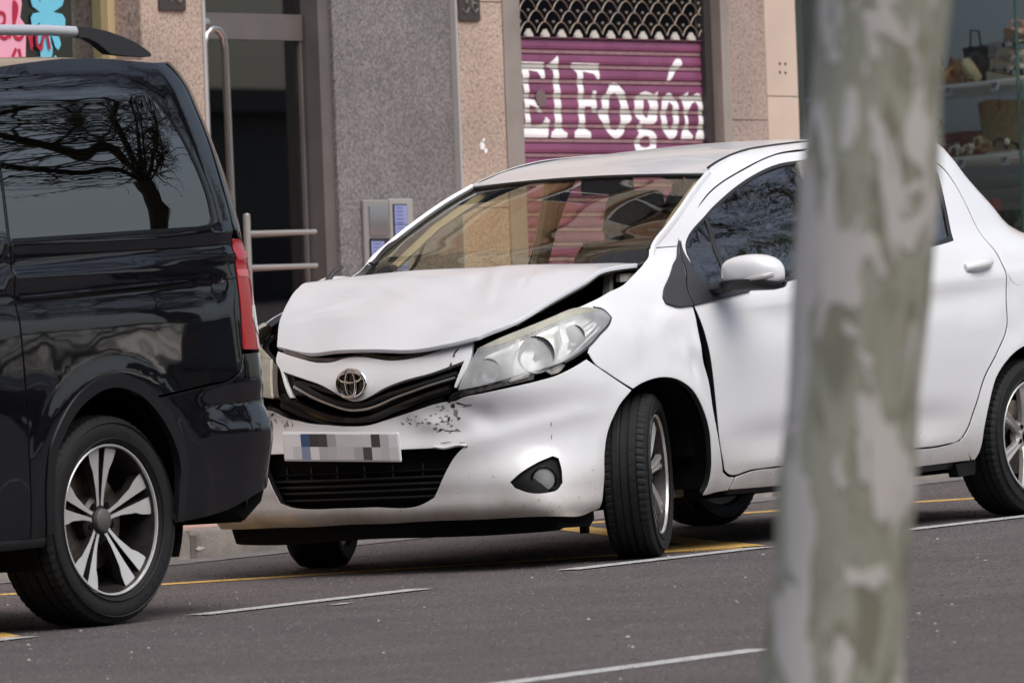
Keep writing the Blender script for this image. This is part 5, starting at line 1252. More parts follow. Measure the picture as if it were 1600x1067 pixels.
# bay structure seen through the bonnet gap
mb = MB(); mb.box((.12, -.56, 1.005), (.022, .03, .11), rot=Matrix.Rotation(.25, 3, 'Y')); mb.box((.085, -.57, 1.048), (.12, .035, .014), rot=Matrix.Rotation(-.1, 3, 'Y')); mb.box((.17, -.60, 1.02), (.09, .02, .03))
mb.build('bonnet_hinge', simple('pale_hinge', (.42, .40, .36), .6, noise=.4, nscale=25), Y)
mb = MB(); mb.box((.02, 0, .90), (.55, 1.20, .02)); mb.box((.24, 0, .97), (.06, 1.22, .14)); mb.build('cowl_panel', MAT['shell'], Y, smooth=False)
mb = MB(); mb.tube([(.23, -.60, 1.055), (.25, -.635, 1.075), (.285, -.650, 1.115)], .013, 8, flat=.5); mb.tube([(.14, -.56, 1.03), (.20, -.61, 1.05), (.24, -.64, 1.07)], .008, 6); mb.build('cowl_seal', MAT['plastic'], Y)
# ---- windscreen, roof, header
def Pn(s, z): return ysurf(np.array([s]), np.array([z]))[0]
edge = [Pn(.262, 1.085)+[-.03, 0, -.05], Pn(.280, 1.128), Pn(.395, 1.195), Pn(.504, 1.252), Pn(.660, 1.328), Pn(.811, 1.389)]
rows = []
for i, e in enumerate(edge):
    t = i/(len(edge)-1); bul = .115*(1-t)+.055*t; row = []
    for k in range(7):
        q = -1+2*k/6; row.append((e[0]-bul*(1-q*q)+.0, -e[1]*q*-1*-1, e[2]+(.016*t)*(1-q*q)))
    rows.append([(a, -e[1]*(-1+2*k/6), c_) for k, (a, b_, c_) in enumerate(row)])
rows = np.array(rows)
off_in = rows.copy()
off_in[:, 0, 1] *= .985; off_in[:, -1, 1] *= .985
frame_edge = rows.copy()
rows = rows-np.array([-.006, 0, .016]); rows[:, :, 1] *= .978
ws = patch('windscreen', rows, MAT['screen'], Y, nu=6, nv=6, up=(-1, 0, 1))
def border(name, pts, w, parent, mat=None, lift=.003):
    mb = MB(); mb.tube(pts, w, 6, flat=1.0); return mb.build(name, mat or MAT['seal_and_gap_shade'], parent)
border('windscreen_seal', [tuple(p+np.array([-.003, 0, .003])) for p in resample([tuple(q) for q in rows[-1]], .05, 90, closed=False)] if False else [tuple(p) for p in hev(np.arange(7), rows[-1], np.linspace(0, 6, 40))+np.array([-.004, 0, .002])], .008, ws)
for k in (0, 6):
    border('pillar_edge', [tuple(p) for p in hev(np.arange(6), frame_edge[:, k], np.linspace(0, 5, 30))+np.array([.006, (.012 if k == 0 else -.012)*-1*-1*(-1 if k == 0 else 1)*(-1 if k == 0 else 1)*0, -.006])], .0125, Y, mat=W)
    border('windscreen_seal', [tuple(p) for p in hev(np.arange(6), rows[:, k], np.linspace(0, 5, 30))+np.array([-.003, (.004 if k == 6 else -.004)*0, .003])], .0075, ws)
xs = [.815, 1.05, 1.30, 1.60, 1.90, 2.20, 2.48]; cz = [1.397, 1.436, 1.471, 1.493, 1.495, 1.480, 1.455]
es = [(.811, 1.388), (1.0, 1.434), (1.25, 1.463), (1.6, 1.472), (1.9, 1.472), (2.2, 1.465), (2.48, 1.448)]
RR = []
for i in range(7):
    e = Pn(*es[i]); bx = (-.055, -.02, 0, 0, 0, 0, 0)[i]; row = []
    for k in range(7):
        q = -1+2*k/6; f = (1-abs(q)**2.0); row.append((e[0]+bx*(1-q*q), abs(e[1])*q*-1, e[2]+(cz[i]+(.0) - e[2])*f))
    RR.append(row)
patch('roof', RR, MAT['white_dusty_dimmed'], Y, nu=6, nv=8, flange=.012, up=(0, 0, 1))
for sg in (1,):
    pts = [(Pn(s, z)*[1, sg, 1]+np.array([0, 0, .001])) for s, z in [(.83, 1.402), (.92, 1.425), (1.05, 1.4495), (1.2, 1.465), (1.5, 1.477), (1.9, 1.478), (2.3, 1.467)]]
    border('roof_ditch_strip', [tuple(p) for p in hev(np.arange(7), np.array(pts), np.linspace(0, 6, 40))], .0045, Y)
# ---- rear end
panel('rear_bumper', [(3.004, .30), (3.2, .27), (4.2, .27), (4.396, .30), (4.38, .60), (3.02, .60)], ysurf, W, Y, h=.1)
panel('tailgate', [(3.034, .61), (4.366, .61), (4.36, .90), (4.40, 1.0), (4.42, 1.04), (2.98, 1.04), (3.0, 1.0), (3.04, .90)], ysurf, W, Y, h=.1)
panel('rear_screen', [(2.955, 1.065), (4.445, 1.065), (4.55, 1.22), (4.70, 1.38), (2.70, 1.38), (2.85, 1.22)], ysurf, MAT['dark_glass'], Y, h=.1)
panel('tailgate_spoiler', [(2.66, 1.395), (4.74, 1.395), (4.90, 1.455), (2.50, 1.455)], ysurf, W, Y, h=.1)
for sg in (0, 1): panel('tail_lamp', [(2.80, .82), (3.0, .80), (3.02, .98), (2.90, 1.02), (2.80, .98)], ysurf, MAT['red_lens'], Y, h=.05, off=.004, far=bool(sg))
panel('fuel_flap', [(2.44+.07*math.cos(a), .955+.07*math.sin(a)) for a in np.linspace(0, 6.283, 25)[:-1]], F_near, W, Y, h=.03, off=.0016, flange=.003, gap=0)

# ---- front bumper
bt = [(-.172, .616), (-.325, .706), (-.384, .740), (-.45, .712), (-.516, .689), (-.579, .676), (-.681, .659), (-.798, .640), (-.870, .628), (-.90, .616), (-.958, .612), (-1.04, .596), (-1.102, .581), (-1.19, .562), (-1.271, .546), (-1.36, .545), (-1.461, .553), (-1.54, .560), (-1.605, .570), (-1.66, .576), (-1.708, .590), (-1.77, .611), (-1.83, .606), (-1.90, .632), (-2.05, .66), (-2.18, .70), (-2.30, .735), (-2.375, .715), (-2.528, .616), (-2.46, .561), (-2.41, .483), (-2.385, .392), (-2.383, .277), (-2.36, .205), (-2.30, .186), (-1.99, .183), (-1.35, .190), (-.716, .192), (-.403, .187), (-.345, .205), (-.322, .277), (-.321, .392), (-.303, .483), (-.252, .561)]
it = [(-.870, .452), (-.886, .440), (-.993, .276), (-1.021, .262), (-1.265, .252), (-1.42, .252), (-1.559, .253), (-1.66, .262), (-1.71, .276), (-1.815, .440), (-1.83, .452)]
fog = [(-.722, .318), (-.69, .344), (-.612, .383), (-.545, .402), (-.522, .392), (-.514, .35), (-.518, .305), (-.545, .284), (-.601, .274), (-.671, .278), (-.712, .297)]
bump = panel('front_bumper', bt, F_bump, W, Y, holes=[it, fog, [(-2.7-a, b_) for a, b_ in fog]], h=.02, corner=28); bump['label'] = 'scraped and dented front bumper'
panel('lower_lip', [(-.42, .188), (-.716, .196), (-1.35, .194), (-1.99, .190), (-2.28, .190), (-2.26, .145), (-2.1, .125), (-1.35, .128), (-.65, .132), (-.44, .150)], ysurf, MAT['shell'], Y, h=.06, off=-.035, flange=.06)
def inner(off): return displaced(ysurf, lambda s, z: off+0*s)
gr = panel('lower_grille', [(-.85, .47), (-1.0, .24), (-1.70, .24), (-1.86, .47)], inner(-.055), MAT['gloss_black'], Y, h=.08, flange=0)
for z_ in (.275, .300, .325, .350):
    lim = .985-(z_-.27)*.62
    mb = MB(); mb.tube(list(displaced(ysurf, lambda s, z: -.034+0*s)(np.linspace(-lim, -2.7+lim, 24), np.full(24, z_))), .0055, 6); mb.build('grille_bar', MAT['plastic'], gr)
for s_ in (-1.05, -1.18, -1.31, -1.44, -1.57, -1.70):
    mb = MB(); mb.box(tuple(displaced(ysurf, lambda s, z: -.045+0*s)(np.array([s_]), np.array([.375]))[0]), (.012, .008, .05)); mb.build('grille_strut', MAT['plastic'], gr)
mb = MB(); mb.tube(list(displaced(ysurf, lambda s, z: -.036+0*s)(np.linspace(-.95, -1.74, 24), np.full(24, .375))), .012, 6, flat=.4); mb.build('grille_bar', MAT['plastic'], gr)
# fog lamps
for c0, sg in ((-.615, 0), (-2.085, 1)):
    poly = fog if sg == 0 else [(-2.7-a, b_) for a, b_ in fog]
    fb = panel('fog_lamp_bezel', poly, displaced(F_bump, lambda s, z: -.016+0*s), simple('bezel_black', (.006, .006, .006), .6, spec=.15) if 'bezel_black' not in bpy.data.materials else bpy.data.materials['bezel_black'], Y, h=.03, gap=-.004, flange=0)
    ctr = displaced(F_bump, lambda s, z: -.012+0*s)(np.array([-.592 if sg == 0 else -2.108]), np.array([.328]))[0]
    nn = Vector((-.80, -.60 if sg == 0 else .60, 0)); q = nn.to_track_quat('Y', 'Z').to_matrix()
    def lathe_at(prof, n=28):
        m_ = MB(); m_.lathe(prof, n); m_.V = [tuple(Vector(ctr)+q @ Vector(p)) for p in m_.V]; return m_
    lathe_at([(.046, -.004), (.049, .004), (.045, .009), (.040, .006), (.039, -.010)]).build('lamp_ring', MAT['gloss_black'], fb)
    lathe_at([(.039, .002), (.030, .004), (.015, .0065), (0, .007)]).build('lamp_lens', MAT['lens'], fb)
    lathe_at([(.038, .0), (.030, -.016), (.012, -.026), (.011, -.012), (0, -.010)]).build('lamp_reflector', simple('fog_silver', (.62, .62, .62), .3, metal=.5) if 'fog_silver' not in bpy.data.materials else bpy.data.materials['fog_silver'], fb)
# number plate, its print reduced to soft tonal blocks
plate_fn = lambda s, z: np.column_stack([np.full(len(np.atleast_1d(s)), -.802)+.0*np.atleast_1d(s)-.06*(np.atleast_1d(z)-.48), (-1.35-np.atleast_1d(s))*-1*-1*-1, np.atleast_1d(z)])
mb = MB(); mb.box((0, 0, 0), (.010, .52, .108), bev=.004); npl = mb.build('number_plate', simple('plate_white', (.84, .84, .85), .45), Y); npl.location = (-.815, -.0, .474); npl.rotation_euler = (R(2.2), R(-6), R(1.5))
pk = 1.75
cells = [[.62, .60, 'b', .04, .05, .30, .46, .46, .48, .50, .05, .42, .58], [.58, .48, 'l', .58, .36, .38, .42, .42, .33, .06, .46, .42, .5]]
for r_ in range(2):
    for k_ in range(13):
        c = cells[r_][k_]; col = {'b': (.06, .13, .30), 'l': (.32, .38, .58)}.get(c, (c*pk, c*pk, c*pk*1.02) if not isinstance(c, str) else None)
        nm_ = 'plate_tone_%s' % c
        mt_ = bpy.data.materials.get(nm_) or simple(nm_, col, .5)
        mb = MB(); mb.box((-.0058, .2535-.039*(k_+.5), .047-.047*(r_+.5)+0), (.0012, .0388, .0468)); mb.build('plate_print', mt_, npl, smooth=False)
# scrapes in the bumper skin: exposed grey filler and tears
scr = simple('scrape_grey', (.20, .19, .19), .8); scb = simple('scrape_dark', (.03, .028, .028), .8)
rs = random.Random(5)
marks = [(-.905, .575, .010, .020, 0), (-.915, .60, .010, .012, 1), (-.935, .555, .007, .016, 1), (-.985, .522, .013, .006, 0), (-.965, .515, .018, .0035, 1), (-.93, .512, .020, .004, 1), (-.90, .512, .011, .010, 0), (-1.01, .545, .010, .004, 0), (-1.035, .548, .006, .006, 0), (-1.055, .545, .010, .004, 0), (-1.09, .546, .006, .005, 0), (-.875, .603, .030, .0035, 1), (-.86, .597, .018, .003, 0), (-.95, .592, .008, .006, 0), (-.925, .53, .006, .005, 0), (-.897, .556, .006, .005, 1), (-1.655, .562, .018, .004, 1), (-1.67, .556, .006, .012, 0), (-1.685, .555, .005, .012, 0), (-1.64, .556, .004, .010, 0), (-1.75, .592, .020, .004, 1), (-1.78, .575, .006, .018, 0), (-1.80, .585, .004, .018, 1), (-.89, .462, .030, .003, 1), (-.862, .452, .007, .004, 1), (-.94, .470, .02, .002, 0), (-.555, .515, .002, .010, 0), (-.548, .47, .0015, .012, 0)]
for i in range(46):
    cx_, cz_ = (-.945, .565) if i % 3 else (-1.06, .556)
    s_ = rs.gauss(cx_, .035 if i % 3 else .05); z_ = rs.gauss(cz_, .030 if i % 3 else .010)
    if z_ < .50 or z_ > .575+.30*max(0, min(.22, s_+1.10)): continue
    marks.append((s_, z_, rs.uniform(.001, .007), rs.uniform(.0008, .0045), rs.random() < .4))
for i in range(14): marks.append((rs.uniform(-1.84, -1.66), rs.uniform(.545, .575), rs.uniform(.001, .006), rs.uniform(.001, .007), rs.random() < .5))
for s0, z0, a, b_, k_ in marks:
    tilt = rs.uniform(-.8, .9); n = 13; P = [(s0+a*math.cos(t)*rs.uniform(.25, 1.3), z0+.75*b_*math.sin(t)*rs.uniform(.2, 1.3)+.35*a*math.cos(t)*tilt) for t in np.linspace(0, 2*math.pi, n+1)[:-1]]
    panel('scrape_mark', P, F_bump, scb if k_ else scr, bump, h=.05, off=.0012, flange=.0012, gap=0, corner=80, d=.01)
# folded strip of bumper skin above the intake
mb = MB(); mb.tube(list(displaced(F_bump, lambda s, z: .001+0*s)(np.linspace(-.862, -.985, 12), .455+.004*np.sin(np.linspace(0, 7, 12)))), .006, 6); mb.build('bumper_lip', W, bump)
# ---- nose panel with the badge, and the V-shaped grille
npf = displaced(ysurf, lambda s, z: -.012+.022*np.exp(-((z-.79)/.05)**2)*0+.014*np.exp(-(((s+1.318)/.10)**2+((z-.70)/.09)**2))+.0015*wave(s, z, 21, 2.2))
nose = [(-.858, .840), (-.942, .822), (-1.054, .792), (-1.12, .783), (-1.178, .781), (-1.24, .788), (-1.308, .798), (-1.39, .798), (-1.445, .786), (-1.505, .785), (-1.644, .810), (-1.760, .835), (-1.752, .800), (-1.712, .765), (-1.630, .655), (-1.616, .657), (-1.688, .757), (-1.58, .730), (-1.48, .702), (-1.41, .672), (-1.357, .645), (-1.315, .632), (-1.275, .637), (-1.243, .649), (-1.19, .677), (-1.136, .696), (-.988, .730), (-.877, .765), (-.902, .670), (-.890, .667), (-.852, .770)]
nose_o = panel('nose_panel', nose, npf, W, Y, h=.02, flange=.02, corner=40)
gf = displaced(ysurf, lambda s, z: -.060+0*s)
ug = panel('upper_grille', [(-.86, .80), (-.905, .645), (-1.0, .585), (-1.2, .53), (-1.35, .51), (-1.5, .53), (-1.70, .58), (-1.75, .66), (-1.76, .80)], gf, MAT['gloss_black'], Y, h=.06, flange=0)
def gline(pts, off, n=40): L = resample(pts, .02, 90, closed=False); return list(displaced(ysurf, lambda s, z: off+0*s)(L[:, 0], L[:, 1]))
mb = MB(); mb.tube(gline([(-.900, .708), (-1.0, .682), (-1.136, .640), (-1.22, .612), (-1.30, .598), (-1.36, .600), (-1.45, .628), (-1.617, .702)], -.016), .0052, 8); mb.build('chrome_strip', MAT['chrome_dull'], ug)
mb = MB(); mb.tube(gline([(-.897, .725), (-1.136, .66), (-1.30, .615), (-1.36, .617), (-1.617, .718)], -.026), .012, 8); mb.build('grille_bar', MAT['plastic'], ug)
mb = MB(); mb.tube(gline([(-.92, .665), (-1.136, .598), (-1.30, .560), (-1.40, .562), (-1.60, .62), (-1.68, .66)], -.028), .018, 8); mb.build('grille_bar', MAT['gloss_black'], ug)
mb = MB(); mb.tube(gline([(-.95, .628), (-1.136, .565), (-1.30, .535), (-1.40, .538), (-1.60, .585), (-1.70, .625)], -.035), .014, 8); mb.build('grille_bar', MAT['plastic'], ug)
mb = MB(); mb.tube(gline([(-.90, .838), (-1.05, .805), (-1.18, .796), (-1.31, .812), (-1.45, .800), (-1.64, .820), (-1.74, .840)], -.03), .010, 8); mb.build('latch_strip', MAT['grime'], ug)
# crack in the nose panel
for P in ([(-.905, .815), (-.912, .80), (-.918, .792), (-.916, .783), (-.923, .780), (-.921, .797)], [(-.925, .765), (-.930, .745), (-.927, .735), (-.921, .75)]):
    panel('crack_mark', P, npf, scb, nose_o, h=.05, off=.001, flange=.001, gap=0, corner=80)
# badge: ring with two crossed ovals
bc = Vector(displaced(npf, lambda s, z: .004+0*s)(np.array([-1.318]), np.array([.697]))[0]); BD = empty('badge_anchor'); bpy.data.objects.remove(BD)
def oval(cx, cz_, a, b_, w, n=40, lift=0.0):
    return [(bc.x-.006-lift, bc.y-1.27*(cx+a*math.cos(t)), bc.z+cz_+b_*math.sin(t)) for t in np.linspace(0, 2*math.pi, n+1)]
mb = MB(); mb.lathe([(0, 0), (.050, 0), (.050, .006)], 36, c=(0, 0, 0), axis='x'); mb.V = [(bc.x-.002-x*.3, bc.y+y*1.27, bc.z+z_*.98) for x, y, z_ in mb.V]; badge = mb.build('badge', MAT['gloss_black'], nose_o)
mb = MB(); mb.tube(oval(0, 0, .0515, .0505, .006), .0062, 8, cap=False); mb.build('badge_ring', MAT['chrome'], nose_o)
mb = MB(); mb.tube(oval(0, 0, .0175, .046, .006, lift=.002), .0045, 8, cap=False); mb.tube(oval(0, .022, .040, .0185, .006, lift=.002), .0045, 8, cap=False); mb.build('badge_emblem', MAT['chrome'], nose_o)

# ---- headlights
MAT['bowl'] = simple('reflector_bowl_metal', (.42, .43, .44), .35, metal=.85)
hl = [(-.880, .656), (-.862, .713), (-.828, .800), (-.755, .833), (-.664, .867), (-.542, .902), (-.41, .923), (-.31, .919), (-.241, .903), (-.216, .883), (-.248, .862), (-.305, .833), (-.372, .790), (-.437, .757), (-.484, .737), (-.561, .717), (-.643, .701), (-.739, .679), (-.817, .664)]
hl_near = hl
for far in (False, True):
    F = ysurf
    hl = hl_near if not far else [(a-.11*min(1, max(0, (-.42-a)/.3)), b_) for a, b_ in hl_near]
    LF = displaced(F, lambda s, z: .004+0*s)
    hb_ = panel('headlight', hl, displaced(F, lambda s, z: -.075-.0*s), MAT['plastic_grey'], Y, h=.05, far=far, gap=-.004, flange=0)
    hb_['label'] = 'cloudy near-side headlight' if not far else 'grimy far-side headlight'
    def shr(k, dz=0): 
        c = np.array(hl).mean(0); return [tuple(c+(np.array(p)-c)*k+[0, dz]) for p in hl]
    panel('reflector_shell', shr(.93), displaced(F, lambda s, z: -.055+.03*np.clip((s+.45)/.3, 0, 1)+.0012*np.sin(s*60)), simple('reflector_silver', (.60, .61, .62), .28, metal=.75) if 'reflector_silver' not in bpy.data.materials else bpy.data.materials['reflector_silver'], hb_, h=.03, far=far, flange=0)
    sgn = -1 if not far else 1
    for (s0, z0, rr, kind) in ((-.60, .775, .068, 'big'), (-.775, .722, .045, 'small'), (-.43, .835, .040, 'side')):
        c0 = displaced(F, lambda s, z: -.020+0*s)(np.array([s0]), np.array([z0]))[0]
        if far: c0 = c0*[1, -1, 1]
        ax = Vector((-.93, sgn*.36, 0)).normalized(); q = ax.to_track_quat('Y', 'Z').to_matrix()
        def la(prof, n=28):
            m_ = MB(); m_.lathe(prof, n); m_.V = [tuple(Vector(c0)+q @ Vector(p)) for p in m_.V]; return m_
        la([(rr, .004), (rr*.98, -.006), (rr*.80, -.030), (rr*.45, -.046), (rr*.2, -.048)]).build('reflector_bowl', MAT['bowl'], hb_)
        if kind == 'small': la([(rr*1.02, .004), (rr*1.08, .009), (rr*1.14, .002)]).build('bowl_rim', MAT['chrome_dull'], hb_)
        if kind == 'small': la([(0, -.010), (.012, -.014), (.013, -.040), (0, -.045)], 14).build('bulb', MAT['amber'], hb_)
        else: la([(0, -.008), (rr*.2, -.012), (rr*.22, -.045), (0, -.047)], 14).build('bulb', MAT['clear_lens'], hb_)
    fs = .11 if far else 0
    top = [(-.830, .799), (-.755, .833), (-.664, .867), (-.542, .902), (-.41, .923), (-.32, .919), (-.275, .911), (-.36, .905), (-.46, .893), (-.56, .870), (-.66, .840), (-.745, .811)]
    panel('lens', hl, LF, MAT['lens'] if not far else (hazy('grimy_lens', (.55, .50, .42), (.50, .47, .39), .72, rough=.25)), hb_, h=.03, far=far, flange=.012, corner=32)
    panel('yellowed_edge', [(a-fs*min(1, max(0, (-.42-a)/.3)), b_) for a, b_ in top], displaced(F, lambda s, z: .0052+0*s), hazy('yellowed_plastic', (.85, .84, .74), (.56, .55, .46), .5) if 'yellowed_plastic' not in bpy.data.materials else bpy.data.materials['yellowed_plastic'], hb_, h=.03, far=far, flange=.004, gap=0)
    for ln, w_, mt_ in (([(-.690, .700), (-.700, .76), (-.688, .835)], .016, MAT['chrome_dull']), ([(-.500, .745), (-.475, .81), (-.505, .885)], .030, bpy.data.materials['reflector_silver']), ([(-.455, .765), (-.35, .835), (-.28, .873)], .006, MAT['plastic_grey']), ([(-.47, .80), (-.38, .862), (-.29, .893)], .005, MAT['plastic_grey'])):
        strip('reflector_band', [(a-fs*min(1, max(0, (-.42-a)/.3)), b_) for a, b_ in ln], displaced(F, lambda s, z: -.012+0*s), mt_, hb_, w_, far=far)
    for q in range(7):
        z_ = .700+.012*q; strip('flute', [(-.745-fs, z_), (-.708-fs, z_+.004)], displaced(F, lambda s, z: -.016+0*s), MAT['clear_lens'], hb_, .004, far=far, thick=.002)
    strip('lens_rim', [(-.31, .921), (-.238, .905), (-.213, .883), (-.246, .860), (-.303, .831), (-.370, .788), (-.435, .755), (-.484, .735)], displaced(F, lambda s, z: .003+0*s), MAT['plastic_grey'], hb_, .010, far=far)
# broken tabs and the dark slot under the near headlight
pt = simple('broken_tab', (.33, .31, .28), .6, noise=.5, nscale=60)
panel('lamp_bracket', [(-.87, .655), (-.817, .660), (-.739, .674), (-.643, .696), (-.60, .704), (-.60, .680), (-.70, .664), (-.80, .645), (-.88, .632)], displaced(ysurf, lambda s, z: -.004+0*s), simple('dirty_bracket', (.055, .05, .045), .6, noise=.9, nscale=60), Y, h=.03, flange=.03)
panel('broken_tab', [(-.56, .712), (-.49, .735), (-.47, .728), (-.50, .700), (-.53, .694)], displaced(ysurf, lambda s, z: -.012+0*s), pt, Y, h=.03, flange=.01)
panel('broken_tab', [(-.70, .683), (-.62, .700), (-.62, .690), (-.69, .674)], displaced(ysurf, lambda s, z: .0+0*s), pt, Y, h=.03, flange=.01)
mb = MB(); mb.tube([tuple(p) for p in displaced(ysurf, lambda s, z: -.02+0*s)(np.array([-.86, -.88, -.90, -.92]), np.array([.655, .64, .635, .62]))], .012, 7); mb.build('broken_tab', MAT['plastic'], Y)

# ---- door mirror
def mirror(far):
    sg = 1 if far else -1
    c = np.array([.475, .955, 1.014])       # x, |y|, z of the shell centre
    rows_ = []
    # shell as stacked rings along the outward (y) axis
    ys = [-.105, -.085, -.03, .03, .08, .112, .122]; sc = [.55, .80, .98, 1.0, .86, .50, .12]; zc = [-.002, 0, .004, .004, -.002, -.010, -.014]
    V = []; n = 22
    for yy, k_, dz in zip(ys, sc, zc):
        for i in range(n):
            a = 2*math.pi*i/n; ca, sa = math.cos(a), math.sin(a)
            V.append((c[0]+.078*k_*math.copysign(abs(ca)**.75, ca)-.02*(yy/.12)*-1*.9, sg*(c[1]+yy), c[2]+dz+.062*(k_**.8)*math.copysign(abs(sa)**.75, sa)))
    F = []
    for i in range(len(ys)-1):
        for j in range(n): F.append((i*n+j, i*n+(j+1) % n, (i+1)*n+(j+1) % n, (i+1)*n+j))
    F.append(tuple(range(n))); F.append(tuple((len(ys)-1)*n+k for k in range(n)))
    mb = MB(); mb.add(V, F); dm = mb.build('door_mirror', W, Y, sharp=60)
    sub_ = dm.modifiers.new('s', 'SUBSURF'); sub_.levels = 1; sub_.render_levels = 1
    # black lower half, arm, indicator, glass
    mb = MB(); V = []
    for yy, k_, dz in zip(ys, sc, zc):
        for i in range(11):
            a = math.pi+math.pi*i/10; ca, sa = math.cos(a), math.sin(a)
            V.append((c[0]+.082*k_*math.copysign(abs(ca)**.75, ca)+.018*(yy/.12), sg*(c[1]+yy*1.03), c[2]-.030+dz+.045*(k_**.8)*sa))
    F = []
    for i in range(len(ys)-1):
        for j in range(10): F.append((i*11+j, i*11+j+1, (i+1)*11+j+1, (i+1)*11+j))
        F.append((i*11, i*11+10, (i+1)*11+10, (i+1)*11))
    mb.add(V, F); mb.build('mirror_base', MAT['plastic_grey'], dm, sharp=50)
    mb = MB(); mb.tube([(.44, sg*.765, .955), (.45, sg*.81, .958), (.46, sg*.87, .966), (.47, sg*.93, .978)], [.034, .030, .030, .03], 12, flat=.75); mb.build('mirror_arm', MAT['plastic_grey'], dm)
    mb = MB(); mb.tube([(.405, sg*.965, .984), (.409, sg*.995, .988), (.425, sg*1.028, .993), (.455, sg*1.052, .999), (.49, sg*1.060, 1.003)], [.004, .010, .0135, .014, .010], 10, flat=1.0); mb.build('indicator_lens', MAT['clear_lens'], dm)
    mb = MB(); mb.box((c[0]+.066, sg*.935, c[2]-.004), (.006, .13, .08), bev=.01); mb.build('mirror_glass', MAT['chrome'], dm)
mirror(False); mirror(True)
# ---- wipers, cabin
mb = MB(); mb.tube([(-.02, .63, 1.06), (.02, .62, 1.10), (.05, .60, 1.115)], [.012, .010, .006], 8); mb.build('wiper_arm', MAT['plastic_grey'], Y)
mb = MB(); mb.box((.62, 0, .88), (.60, 1.30, .16), bev=.05); mb.box((.52, -.36, .965), (.22, .34, .07), bev=.03); dsh = mb.build('dashboard', MAT['dash'], Y)
def seat(x, y, rear=False):
    mb = MB(); lean = Matrix.Rotation(R(18), 3, 'Y'); mb.box((x, y, .55), (.50, .50, .16), bev=.05); mb.box((x+.32, y, .86), (.14, .48 if not rear else 1.1, .58), bev=.055, rot=lean)
    st = mb.build('seat', MAT['seat'], Y, sharp=60)
    for dy in ((0,) if not rear else (-.32, .32)):
        mb = MB(); mb.box((x+.445, y+dy, 1.235), (.10, .27, .19), bev=.045, rot=lean); mb.tube([(x+.41, y+dy-.05, 1.10), (x+.43, y+dy-.05, 1.18)], .007, 6); mb.tube([(x+.41, y+dy+.05, 1.10), (x+.43, y+dy+.05, 1.18)], .007, 6); mb.build('headrest', MAT['seat'], st, sharp=60)
seat(1.15, -.36); seat(1.15, .36); seat(2.05, 0, True)
ring = [(.93-.10*math.sin(t)*.35, -.36+.18*math.cos(t), .93+.18*math.sin(t)*.93) for t in np.linspace(0, 2*math.pi, 37)]
mb = MB(); mb.tube(ring, .014, 8, cap=False); mb.tube([(.93, -.52, .93), (.90, -.36, .92), (.93, -.20, .93)], .016, 6); mb.tube([(.90, -.36, .92), (.93, -.36, .77)], .016, 6); mb.build('steering_wheel', MAT['plastic'], Y)
mb = MB(); mb.box((.93, .0, 1.355), (.03, .22, .06), bev=.015, rot=Matrix.Rotation(R(10), 3, 'Z')); mb.tube([(.93, 0, 1.38), (.88, 0, 1.41)], .012, 6); mb.build('rear_view_mirror', MAT['plastic_grey'], Y)
for sg in (-1, 1):
    mb = MB(); mb.tube([(1.36, sg*.69, .6), (1.37, sg*.66, 1.05), (1.38, sg*.57, 1.40)], .035, 8); mb.build('pillar_trim', MAT['trim_beige'], Y)
    mb = MB(); mb.tube([tuple(p*[1, 1, 1]) for p in [np.array([.36, sg*.595, 1.10]), np.array([.58, sg*.555, 1.235]), np.array([.84, sg*.50, 1.355]), np.array([1.1, sg*.49, 1.42])]], [.022, .024, .026, .02], 8, flat=.6); mb.build('pillar_trim', MAT['trim_beige'], Y)
mb = MB(); mb.box((1.85, 0, 1.425), (1.1, .90, .012)); mb.build('headlining', MAT['trim_beige'], Y)
mb = MB(); mb.box((2.62, 0, 1.0), (.5, 1.1, .02)); mb.build('parcel_shelf', MAT['dash'], Y)
# side mouldings of the cabin floor
mb = MB(); mb.box((1.4, 0, .38), (2.1, 1.45, .04)); mb.box((1.36, -.73, .62), (2.0, .03, .50)); mb.box((1.36, .73, .62), (2.0, .03, .50)); mb.build('cabin_floor', MAT['dash'], Y, smooth=False)

